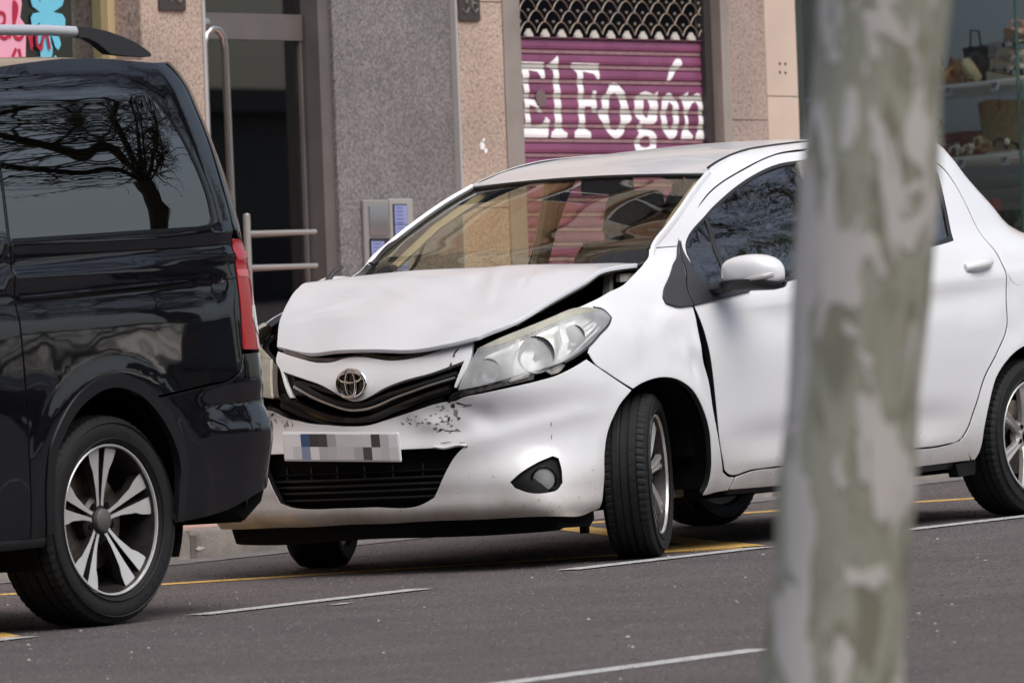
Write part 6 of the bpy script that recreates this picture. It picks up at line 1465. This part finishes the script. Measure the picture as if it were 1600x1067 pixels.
# ------------------------------------------------------------------ wheels
def tyre_mesh(Rt, Wd, Rr, blocks=68, sipe=True):
    """profile across the tread with grooves; the shoulder blocks are cut by lateral sipes"""
    h = Wd/2
    base = [(Rr+.004, -h*.80), (Rr+.012, -h*.93), ((Rr+Rt)/2-.01, -h*1.0), ((Rr+Rt)/2+.012, -h*1.0), (Rt-.030, -h*.965), (Rt-.016, -h*.90), (Rt-.006, -h*.82)]
    tread = []
    def add(y, r_): tread.append((r_, y))
    G = [-.50, -.17, .17, .50]
    y0 = -.80
    for g in G:
        gy = g*h; cr = Rt-.0035*(g/.8)**2
        add(y0*h+.001, cr); add(gy-.0052, cr); add(gy-.0040, cr-.007); add(gy+.0040, cr-.007); add(gy+.0052, cr); y0 = g
    add(.80*h, Rt-.003)
    tread = [(r_-.0, y) for r_, y in tread]
    prof = base+tread[1:]+[(r_, -y) for r_, y in reversed(base)]
    mb = MB(); q = len(prof); n = blocks*4; V = []
    for i in range(n):
        a = 2*math.pi*i/n; ph = i % 4
        for r_, y in prof:
            rr = r_
            if r_ > Rt-.02 and abs(y) > .53*h and ph == 0: rr -= .0035
            sk = .35*(abs(y)/h-.5)/Rt*.03 if abs(y) > .5*h else 0
            if .20*h < abs(y) < .49*h and i % 8 == 2 and r_ > Rt-.006: rr -= .0018
            V.append((rr*math.cos(a+sk), y, rr*math.sin(a+sk)))
    F = []
    for i in range(n):
        j = (i+1) % n
        for k in range(q-1): F.append((i*q+k, i*q+k+1, j*q+k+1, j*q+k))
    mb.add(V, F)
    # moulded rings on the outer wall
    for rr, w in ((Rr+.020, .0022), (Rt-.028, .002)): mb.lathe([(rr-.003, -h*.985), (rr, -h*1.0-w), (rr+.003, -h*.985)], 96)
    return mb
def wheel(root_name, parent, loc, Rt, Wd, Rr, style, flip=False, steer=0.0, spin=0.0, lettering=None):
    wl = bpy.data.objects.new('wheel', None); wl.empty_display_size = .1; link(wl, parent)
    wl.location = loc; wl.rotation_euler = (0, 0, (math.pi if flip else 0)+steer)
    h = Wd/2; key = style
    t = tyre_mesh(Rt, Wd, Rr).build('tyre', MAT['rubber'], wl, sharp=28)
    # rim barrel
    lip = -h*.80
    mb = MB(); mb.lathe([(Rr+.002, lip-.002), (Rr+.003, lip-.010), (Rr, lip-.012), (Rr-.004, lip-.011), (Rr-.006, lip-.003)], 72, 0)
    mb.lathe([(Rr-.008, lip-.003), (Rr-.014, lip+.02), (Rr-.022, lip+.06), (Rr-.024, h*.75), (Rr+.004, h*.80)], 72, 1)
    mb.build('rim', [MAT['alloy_face'], MAT['alloy_dark']], wl, sharp=40)
    mb = MB(); mb.lathe([(.05, lip+.085), (Rr*.66, lip+.085), (Rr*.66, lip+.100), (.05, lip+.10)], 48); mb.build('brake_disc', MAT['disc'], wl)
    mb = MB(); mb.lathe([(0, lip+.11), (Rr-.03, lip+.11)], 40); mb.build('backing_plate', MAT['shell'], wl)
    mb = MB(); mb.box((-Rr*.52, lip+.085, Rr*.36), (.07, .05, .13), bev=.01, rot=Matrix.Rotation(R(-35), 3, 'Y')); mb.build('brake_caliper', MAT['grime'] if style == 'seven' else simple('rusty_caliper', (.20, .12, .07), .6), wl)
    yf = lip+.006
    if style == 'five_double':
        half = [(.050, .0045), (.10, .0075), (.16, .012), (Rr-.012, .0165), (Rr-.004, .0170), (Rr-.005, .074), (Rr-.03, .071), (Rr-.058, .060), (Rr-.085, .043), (Rr-.115, .034), (.10, .0235), (.060, .0175), (.046, .018)]
        for i in range(5):
            a0_ = math.pi/2+spin+i*2*math.pi/5
            mb = MB()
            for sg in (-1, 1):
                P = [(r_*math.cos(a0_)-sg*t_*math.sin(a0_), r_*math.sin(a0_)+sg*t_*math.cos(a0_)) for r_, t_ in half]
                b0 = len(mb.V); mb.prism(P, yf+.012, yf+.045, 'xz', 0, 1)
                # dish the front face: deeper towards the hub
                for k in range(b0, len(mb.V)):
                    x, y, z = mb.V[k]; rr = math.hypot(x, z); mb.V[k] = (x, y+(.020*(1-rr/Rr) if y < yf+.03 else 0)-(.012*(rr/Rr)**2 if y < yf+.03 else 0), z)
            mb.prism([(r_*math.cos(a0_)-t_*math.sin(a0_), r_*math.sin(a0_)+t_*math.cos(a0_)) for r_, t_ in [(.05, -.012), (Rr-.006, -.04), (Rr-.006, .04), (.05, .012)]], yf+.055, yf+.085, 'xz', 1)
            mb.build('spoke', [MAT['alloy_face'], MAT['alloy_dark']], wl, sharp=30)
        mb = MB(); mb.lathe([(.0, yf+.024), (.070, yf+.030), (.082, yf+.042), (.082, yf+.08)], 40); mb.build('hub', MAT['alloy_dark'], wl)
        mb = MB(); mb.lathe([(0, yf+.006), (.030, yf+.008), (.038, yf+.014), (.039, yf+.03)], 32); mb.build('hub_cap', MAT['alloy_cap'], wl)
        rn, ra = .058, .5
    else:
        for i in range(7):
            a0_ = R(100)+spin+i*2*math.pi/7
            mb = MB(); st = [(.030, .020, .020), (.06, .016, .014), (.10, .0155, .006), (.15, .020, .0), (Rr-.022, .027, -.004), (Rr-.003, .034, -.002)]
            V = []; F = []
            for r_, w, dy in st:
                for tx, ty in ((-w, .022), (-w*.95, .004), (-w*.55, -.001), (-w*.10, .006), (w*.10, .006), (w*.55, -.001), (w*.95, .004), (w, .022)):
                    V.append((r_*math.cos(a0_)-tx*math.sin(a0_), yf+dy+ty+.004, r_*math.sin(a0_)+tx*math.cos(a0_)))
            for k in range(len(st)-1):
                for q in range(7): F.append((k*8+q, k*8+q+1, (k+1)*8+q+1, (k+1)*8+q))
                F.append((k*8+7, k*8, (k+1)*8, (k+1)*8+7))
            mb.add(V, F); mb.build('spoke', MAT['alloy'], wl, sharp=45)
        mb = MB(); mb.lathe([(0, yf+.022), (.040, yf+.022), (.062, yf+.030), (.070, yf+.05)], 32); mb.build('hub', MAT['alloy'], wl)
        mb = MB(); mb.lathe([(0, yf+.010), (.024, yf+.011), (.029, yf+.017), (.029, yf+.03)], 24); mb.build('hub_cap', MAT['gloss_black'], wl)
        rn = .047
    for i in range(5):
        a = 2*math.pi*(i+.5)/5+math.pi/2+spin; mb = MB(); mb.lathe([(0, 0), (.0085 if style == 'seven' else .012, 0), (.0085 if style == 'seven' else .012, .02)], 10, c=(rn*math.cos(a), yf+(.018 if style == 'seven' else .024), rn*math.sin(a))); mb.build('wheel_bolt', MAT['shell'], wl)
    if lettering:
        cu = bpy.data.curves.new('txt', 'FONT'); cu.body = lettering; cu.size = .030; cu.extrude = .0006; tmp = bpy.data.objects.new('txt', cu); COL.objects.link(tmp)
        dg = bpy.context.evaluated_depsgraph_get(); me = bpy.data.meshes.new_from_object(tmp.evaluated_get(dg)); bpy.data.objects.remove(tmp)
        r_m = (Rt+Rr)/2-.012
        for v_ in me.vertices:
            x, y_, z_ = v_.co; a = R(-62)+x/r_m; rad = r_m-y_ +.02
            v_.co = (rad*math.cos(a), -h*1.004-.001-z_*.3, rad*math.sin(a))
        me.materials.clear(); me.materials.append(MAT['plastic_grey']); o = bpy.data.objects.new('tyre_lettering', me); link(o, wl)
    return wl
RT = .3005
wheel('w', Y, (-.006, -.724, RT), RT, .180, .2150, 'seven', steer=R(26.5), spin=.25)
wheel('w', Y, (.012, .742, RT), RT, .195, .2150, 'seven', flip=True, steer=R(25), spin=.7)
wheel('w', Y, (2.50, -.735, RT), RT, .195, .2150, 'seven', spin=0.0)
wheel('w', Y, (2.50, .735, RT), RT, .195, .2150, 'seven', flip=True)

# ------------------------------------------------------------------ black van
VL = (-3.55690355, -1.12101276, -.13129821)
VN = tag(empty('black_van', VL, ROT), 'glossy black passenger van with roof rails parked in front of the white hatchback', 'van')
BK = MAT['black']; VC = (-1.5, .93, 1.0)
def vd(s, z):
    d = arch_flare(s, z, .0, .36, .47, .004, .04)
    # crease under the window and a hollow band at the slide rail
    zc = 1.194+.018*(s+.46)/1.25
    d += .006*np.exp(-((z-zc+.012)/.014)**2)-.006*np.exp(-((z-zc-.022)/.022)**2)
    d -= .010*np.exp(-((z-1.10)/.045)**2)*np.clip((.75-s)/.15, 0, 1)
    d += .005*np.exp(-((z-1.285)/.012)**2)
    d -= .012*np.exp(-((z-.62)/.10)**2)*np.clip((-.5-s)/.3, 0, 1)
    # bumper shoulder
    d += .012*np.exp(-((z-.60)/.06)**2)*np.clip((s-.40)/.2, 0, 1)-.014*np.exp(-((z-.70)/.035)**2)*np.clip((s-.45)/.2, 0, 1)
    d += .0007*np.sin(s*5.1+z*7)+.0004*np.sin(s*11-z*5)
    return d
VF = displaced(vsurf, vd, centre=VC)
def vp(name, poly, par=None, mat=None, far=False, **k):
    o = panel(name, poly, VF, mat or BK, par or VN, centre=VC, **k)
    return o
arch = [(.319, .424), (.326, .50), (.300, .58), (.263, .640), (.205, .704), (.143, .750), (.07, .779), (.014, .790), (-.06, .787), (-.12, .770), (-.20, .730), (-.27, .668), (-.325, .59), (-.345, .50), (-.35, .42), (-.345, .33)]
win = [(-2.10, 1.302), (-.52, 1.306), (.581, 1.307), (.640, 1.311), (.662, 1.335), (.668, 1.39), (.650, 1.508), (.607, 1.62), (.547, 1.705), (.50, 1.745), (.439, 1.772), (.303, 1.797), (.065, 1.820), (-.375, 1.845), (-2.10, 1.86)]
# rear quarter down to the bumper seam
q = [(-.468, 1.872), (.10, 1.895), (.45, 1.880), (.80, 1.865), (.822, 1.822), (.832, 1.672), (.805, 1.448), (.798, 1.300), (.780, 1.262), (.762, 1.176), (.747, 1.002), (.728, .880), (.698, .816), (.665, .800), (.636, .790), (.50, .776), (.373, .764), (.235, .752), (.178, .745)]
q += [(.143, .750), (.07, .779), (.014, .790), (-.06, .787), (-.12, .770), (-.20, .730), (-.27, .668), (-.325, .59), (-.345, .50), (-.35, .42), (-.345, .32), (-.468, .315)]
wq = [(-.462, 1.306), (.581, 1.307), (.640, 1.311), (.662, 1.335), (.668, 1.39), (.650, 1.508), (.607, 1.62), (.547, 1.705), (.50, 1.745), (.439, 1.772), (.303, 1.797), (.065, 1.820), (-.375, 1.845), (-.462, 1.847)]
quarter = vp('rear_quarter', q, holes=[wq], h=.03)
gp = panel('side_window', list(reversed(wq)), vsurf, MAT['dark_glass'], quarter, centre=VC, h=.06, off=.0, flange=.004, gap=-.004)
strip('window_surround', [(.581, 1.300), (.645, 1.304), (.672, 1.33), (.679, 1.39), (.661, 1.512), (.617, 1.627), (.556, 1.714), (.505, 1.756)], VF, MAT['gloss_black'], quarter, .016, off=.002, centre=VC)
strip('window_surround', [(-.46, 1.298), (.10, 1.299), (.40, 1.300), (.585, 1.300)], VF, MAT['gloss_black'], quarter, .014, off=.003, centre=VC)
vp('crease_moulding', [(-.462, 1.190), (.788, 1.203), (.790, 1.209), (-.462, 1.196)], quarter, MAT['shell'], h=.1, off=-.0005, flange=.002, gap=0)
# sliding door ahead of it
sd_ = [(-.474, 1.872), (-1.9, 1.885), (-1.9, .32), (-.474, .318)]
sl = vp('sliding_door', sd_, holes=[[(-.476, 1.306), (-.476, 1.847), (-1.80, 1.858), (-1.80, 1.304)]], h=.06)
vp('side_window', [(-.474, 1.306), (-1.80, 1.304), (-1.80, 1.858), (-.474, 1.847)], sl, MAT['dark_glass'], h=.1, off=-.002, flange=.004, gap=-.004)
# slide rail: dark slot with an upper lip that fades at the rear
vp('slide_rail', [(-.60, 1.090), (-.46, 1.091), (.10, 1.101), (.503, 1.110), (.492, 1.124), (.10, 1.112), (-.46, 1.104), (-.60, 1.102)], quarter, MAT['shell'], h=.1, off=.001, flange=.002, gap=0)
mb = MB(); mb.tube(list(displaced(VF, lambda s, z: .004+0*s, VC)(np.linspace(-.46, .47, 20), np.linspace(1.111, 1.129, 20))), [.006]*16+[.005, .004, .003, .001], 8); mb.build('rail_lip', BK, quarter)
vp('rail_seam', [(.505, 1.116), (.76, 1.124), (.76, 1.127), (.505, 1.119)], quarter, MAT['shell'], h=.1, off=.0005, flange=.001, gap=0)
# front door, wing, nose: outside the frame
fdv = [(-1.908, 1.885), (-2.55, 1.86), (-3.05, 1.34), (-3.05, .62), (-2.95, .32), (-1.908, .32)]
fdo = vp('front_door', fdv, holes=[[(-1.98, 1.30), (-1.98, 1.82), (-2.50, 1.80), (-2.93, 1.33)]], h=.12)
vp('side_window', [(-1.98, 1.30), (-2.93, 1.33), (-2.50, 1.80), (-1.98, 1.82)], fdo, MAT['dark_glass'], h=.15, off=-.002, flange=.004, gap=-.004)
far_side = [(-3.06, .62), (-3.06, 1.32), (-4.00, 1.02), (-4.16, .70), (-4.16, .35), (-3.60, .33), (-3.57, .50), (-3.45, .68), (-3.3, .76), (-3.2, .785), (-3.1, .76)]
vp('front_wing', far_side, h=.12)
def mir(fn): return lambda s, z: (lambda P: np.column_stack([P[:, 0], 1.87-P[:, 1], P[:, 2]]))(fn(s, z))
VFm = mir(VF)
off_side = [(-2.55, 1.86), (-1.9, 1.88), (.10, 1.895), (.80, 1.865), (.83, 1.67), (.80, 1.30), (.75, 1.0), (.73, .88), (.70, .38), (.37, .36), (.36, .50), (.25, .68), (0, .79), (-.25, .68), (-.36, .50), (-.37, .33), (-2.83, .33), (-2.85, .5), (-3.0, .7), (-3.2, .79), (-3.4, .7), (-3.55, .5), (-3.57, .33), (-4.16, .35), (-4.16, .70), (-4.0, 1.02), (-3.06, 1.32)]
panel('off_side', off_side, VFm, BK, VN, centre=VC, h=.2)
# nose, bonnet, windscreen: lofted across the width
def span(name, prof, mat):
    rows = []
    for (x, z) in prof:
        w0 = VF(np.array([max(x, -4.15)]), np.array([z]))[0][1]; rows.append([(x-.10*(1-((y-.935)/.935)**2), y, z) for y in np.linspace(w0, 1.87-w0, 5)])
    return patch(name, rows, mat, VN, nu=4, nv=4, flange=.01, up=(-1, 0, .6))
span('front_bumper', [(-4.12, .30), (-4.16, .45), (-4.15, .62)], BK); span('front_grille', [(-4.15, .63), (-4.10, .78), (-4.04, .93)], MAT['gloss_black'])
span('bonnet', [(-4.03, .95), (-3.80, 1.10), (-3.45, 1.22), (-3.10, 1.32)], BK); span('windscreen', [(-3.09, 1.33), (-2.85, 1.58), (-2.56, 1.84)], MAT['dark_glass'])
# roof
rows = []
for s in (-2.56, -2.0, -1.2, -.4, .2, .55, .80, .90):
    P = VF(np.array([s]), np.array([1.872 if s < .5 else 1.868]))[0]; zc = 1.926 if s < 0 else (1.922 if s < .4 else (1.914 if s < .6 else (1.902 if s < .85 else 1.898))); row = []
    for k in range(9):
        q_ = -1+2*k/8; y0, y1 = P[1], 1.87-P[1]
        row.append((P[0]+(.10*(1-q_*q_) if s > .7 else 0), (y0+y1)/2+(y1-y0)/2*q_, P[2]+(zc-P[2])*(1-abs(q_)**3.2)))
    rows.append(row)
patch('roof', rows, BK, VN, nu=6, nv=8, flange=.01, up=(0, 0, 1))
# tailgate and its edge, rear bumper
tg = vp('tailgate', [(.826, 1.872), (.838, 1.822), (.848, 1.672), (.82, 1.448), (.810, 1.287), (.84, 1.262), (.905, 1.255), (.925, 1.0), (.93, .80), (2.79, .80), (2.795, 1.0), (2.82, 1.255), (2.88, 1.262), (2.91, 1.287), (2.90, 1.448), (2.872, 1.672), (2.882, 1.822), (2.894, 1.872)], h=.05)
vp('tail_lamp', [(.783, 1.260), (.765, 1.176), (.750, 1.002), (.731, .882), (.85, .878), (.915, .882), (.915, 1.043), (.895, 1.249), (.84, 1.256)], VN, MAT['red_lens'], h=.03, off=.004)
vp('reverse_lamp', [(.835, .985), (.860, 1.032), (.893, 1.03), (.908, .96), (.905, .925), (.875, .935)], VN, MAT['clear_lens'], h=.03, off=.0065, flange=.004)
vp('lamp_band', [(.762, 1.130), (.766, 1.155), (.91, 1.15), (.91, 1.12)], VN, simple('pale_red_lens', (.55, .06, .06), .1, coat=1.0), h=.03, off=.006, flange=.004)
panel('tail_lamp', [(.783, 1.260), (.750, 1.002), (.731, .882), (.915, .882), (.895, 1.249)], VFm, MAT['red_lens'], VN, centre=VC, h=.06, off=.004)
rb = [(.182, .738), (.373, .757), (.50, .769), (.636, .782), (.668, .792), (.703, .810), (.734, .868), (.92, .868), (.925, .795), (2.80, .795), (2.80, .868), (2.986, .868), (3.0, .81), (3.1, .78), (3.35, .757), (3.36, .60), (3.38, .345), (3.1, .345), (2.95, .39), (1.86, .375), (.80, .392), (.771, .386), (.612, .345), (.45, .328), (.315, .320), (.326, .50), (.300, .585), (.263, .645), (.205, .709)]
vp('rear_bumper', rb, h=.04)
vp('bumper_diffuser', [(.80, .385), (1.86, .37), (2.92, .385), (2.8, .27), (1.86, .26), (.92, .27)], VN, MAT['plastic'], h=.1, off=-.05, flange=0)
mb = MB(); mb.box((.86, .33, .335), (.10, .20, .05), bev=.01); mb.prism([(.64, .36), (.76, .33), (.80, .30), (.90, .36), (.92, .40), (.64, .40)], .08, .20); mb.build('tow_hook', MAT['shell'], VN)
# wheel arch lip (flat moulding)
al = [(.319, .33), (.319, .424), (.326, .50), (.300, .58), (.263, .640), (.205, .704), (.143, .750), (.07, .779), (.014, .790), (-.06, .787), (-.12, .770), (-.20, .730), (-.27, .668), (-.325, .59), (-.345, .50), (-.35, .42), (-.345, .33)]
def outw(k): c = np.array([-.008, .40]); return [tuple(c+(np.array(p)-c)*k) for p in al]
lip_poly = outw(1.002)+outw(1.115)[::-1]
vp('arch_moulding', lip_poly, VN, simple('satin_black', (.010, .010, .012), .22), h=.06, off=.006, flange=.02, gap=0)
# dark inner volumes
mb = MB(); mb.box((-1.9, .935, .44), (3.0, 1.6, .26)); mb.box((.58, .935, .55), (.45, 1.5, .34)); mb.box((0, .95, .62), (.8, 1.0, .42)); mb.box((-3.7, .935, .6), (.6, 1.3, .4)); mb.build('underbody', MAT['shell'], VN, smooth=False)
mb = MB(); mb.box((-1.0, .935, 1.0), (3.5, 1.60, .06)); mb.build('cabin_floor', MAT['shell'], VN, smooth=False)
mb = MB(); mb.box((-.55, -.015+.03, .305), (.35, .04, .04), bev=.01); mb.build('jacking_cover', MAT['plastic'], VN)
for sx in (0, -3.2):
    for y0 in (.03, 1.56):
        mb = MB(); mb.lathe([(.405, .0), (.405, .28), (.05, .28)] if y0 < 1 else [(.05, .0), (.405, 0), (.405, .28)], 36, c=(sx, y0, .375), a0=R(-25), a1=R(205)); mb.build('wheel_housing', MAT['shell'], VN)
# roof rails
for y0, sg in ((.215, 1), (1.655, -1)):
    pts = [(-2.3, y0, 2.00), (-1.5, y0, 2.012), (-.60, y0, 2.008), (-.20, y0, 2.000), (.05, y0, 1.993), (.215, y0, 1.984)]
    mb = MB(); mb.tube(pts, .017, 10, flat=1.1); rl = mb.build('roof_rail', simple('satin_silver_rail', (.72, .73, .76), .28, metal=.6) if 'satin_silver_rail' not in bpy.data.materials else bpy.data.materials['satin_silver_rail'], VN)
    V = []; F = []
    top = [(.205, 2.001), (.28, 1.994), (.36, 1.982), (.44, 1.962), (.51, 1.940), (.565, 1.915), (.59, 1.900)]; bot = [(.205, 1.966), (.25, 1.962), (.30, 1.945), (.335, 1.925), (.37, 1.905), (.48, 1.895), (.59, 1.890)]
    mb = MB(); mb.prism(top+bot[::-1], y0-.018, y0+.018); mb.build('rail_foot', MAT['plastic_grey'], rl, sharp=40)
RV = .3515
w1 = wheel('w', VN, (0, .128, RV), RV, .245, .2500, 'five_double', spin=.02, lettering='245/45 ZR 19')
wheel('w', VN, (0, 1.742, RV), RV, .245, .2500, 'five_double', flip=True)
wheel('w', VN, (-3.2, .128, RV), RV, .245, .2500, 'five_double', spin=.3)
wheel('w', VN, (-3.2, 1.742, RV), RV, .245, .2500, 'five_double', flip=True)

# ------------------------------------------------------------------ vehicles parked across the street (seen only as reflections)
def park(src, x, label, cat):
    c = copy_tree(src); c.location = (x, -12.25 if cat == 'van' else -11.4, x*GRADE+.0); tag(c, label, cat, 'vehicles parked across the street'); return c
park(VN, 12.0, 'lower black van parked on the far kerb across from the white hatchback', 'van')
park(VN, 23.5, 'upper black van parked on the far kerb up the street', 'van')
park(Y, 14.5, 'white hatchback parked on the far kerb between two black vans', 'car')
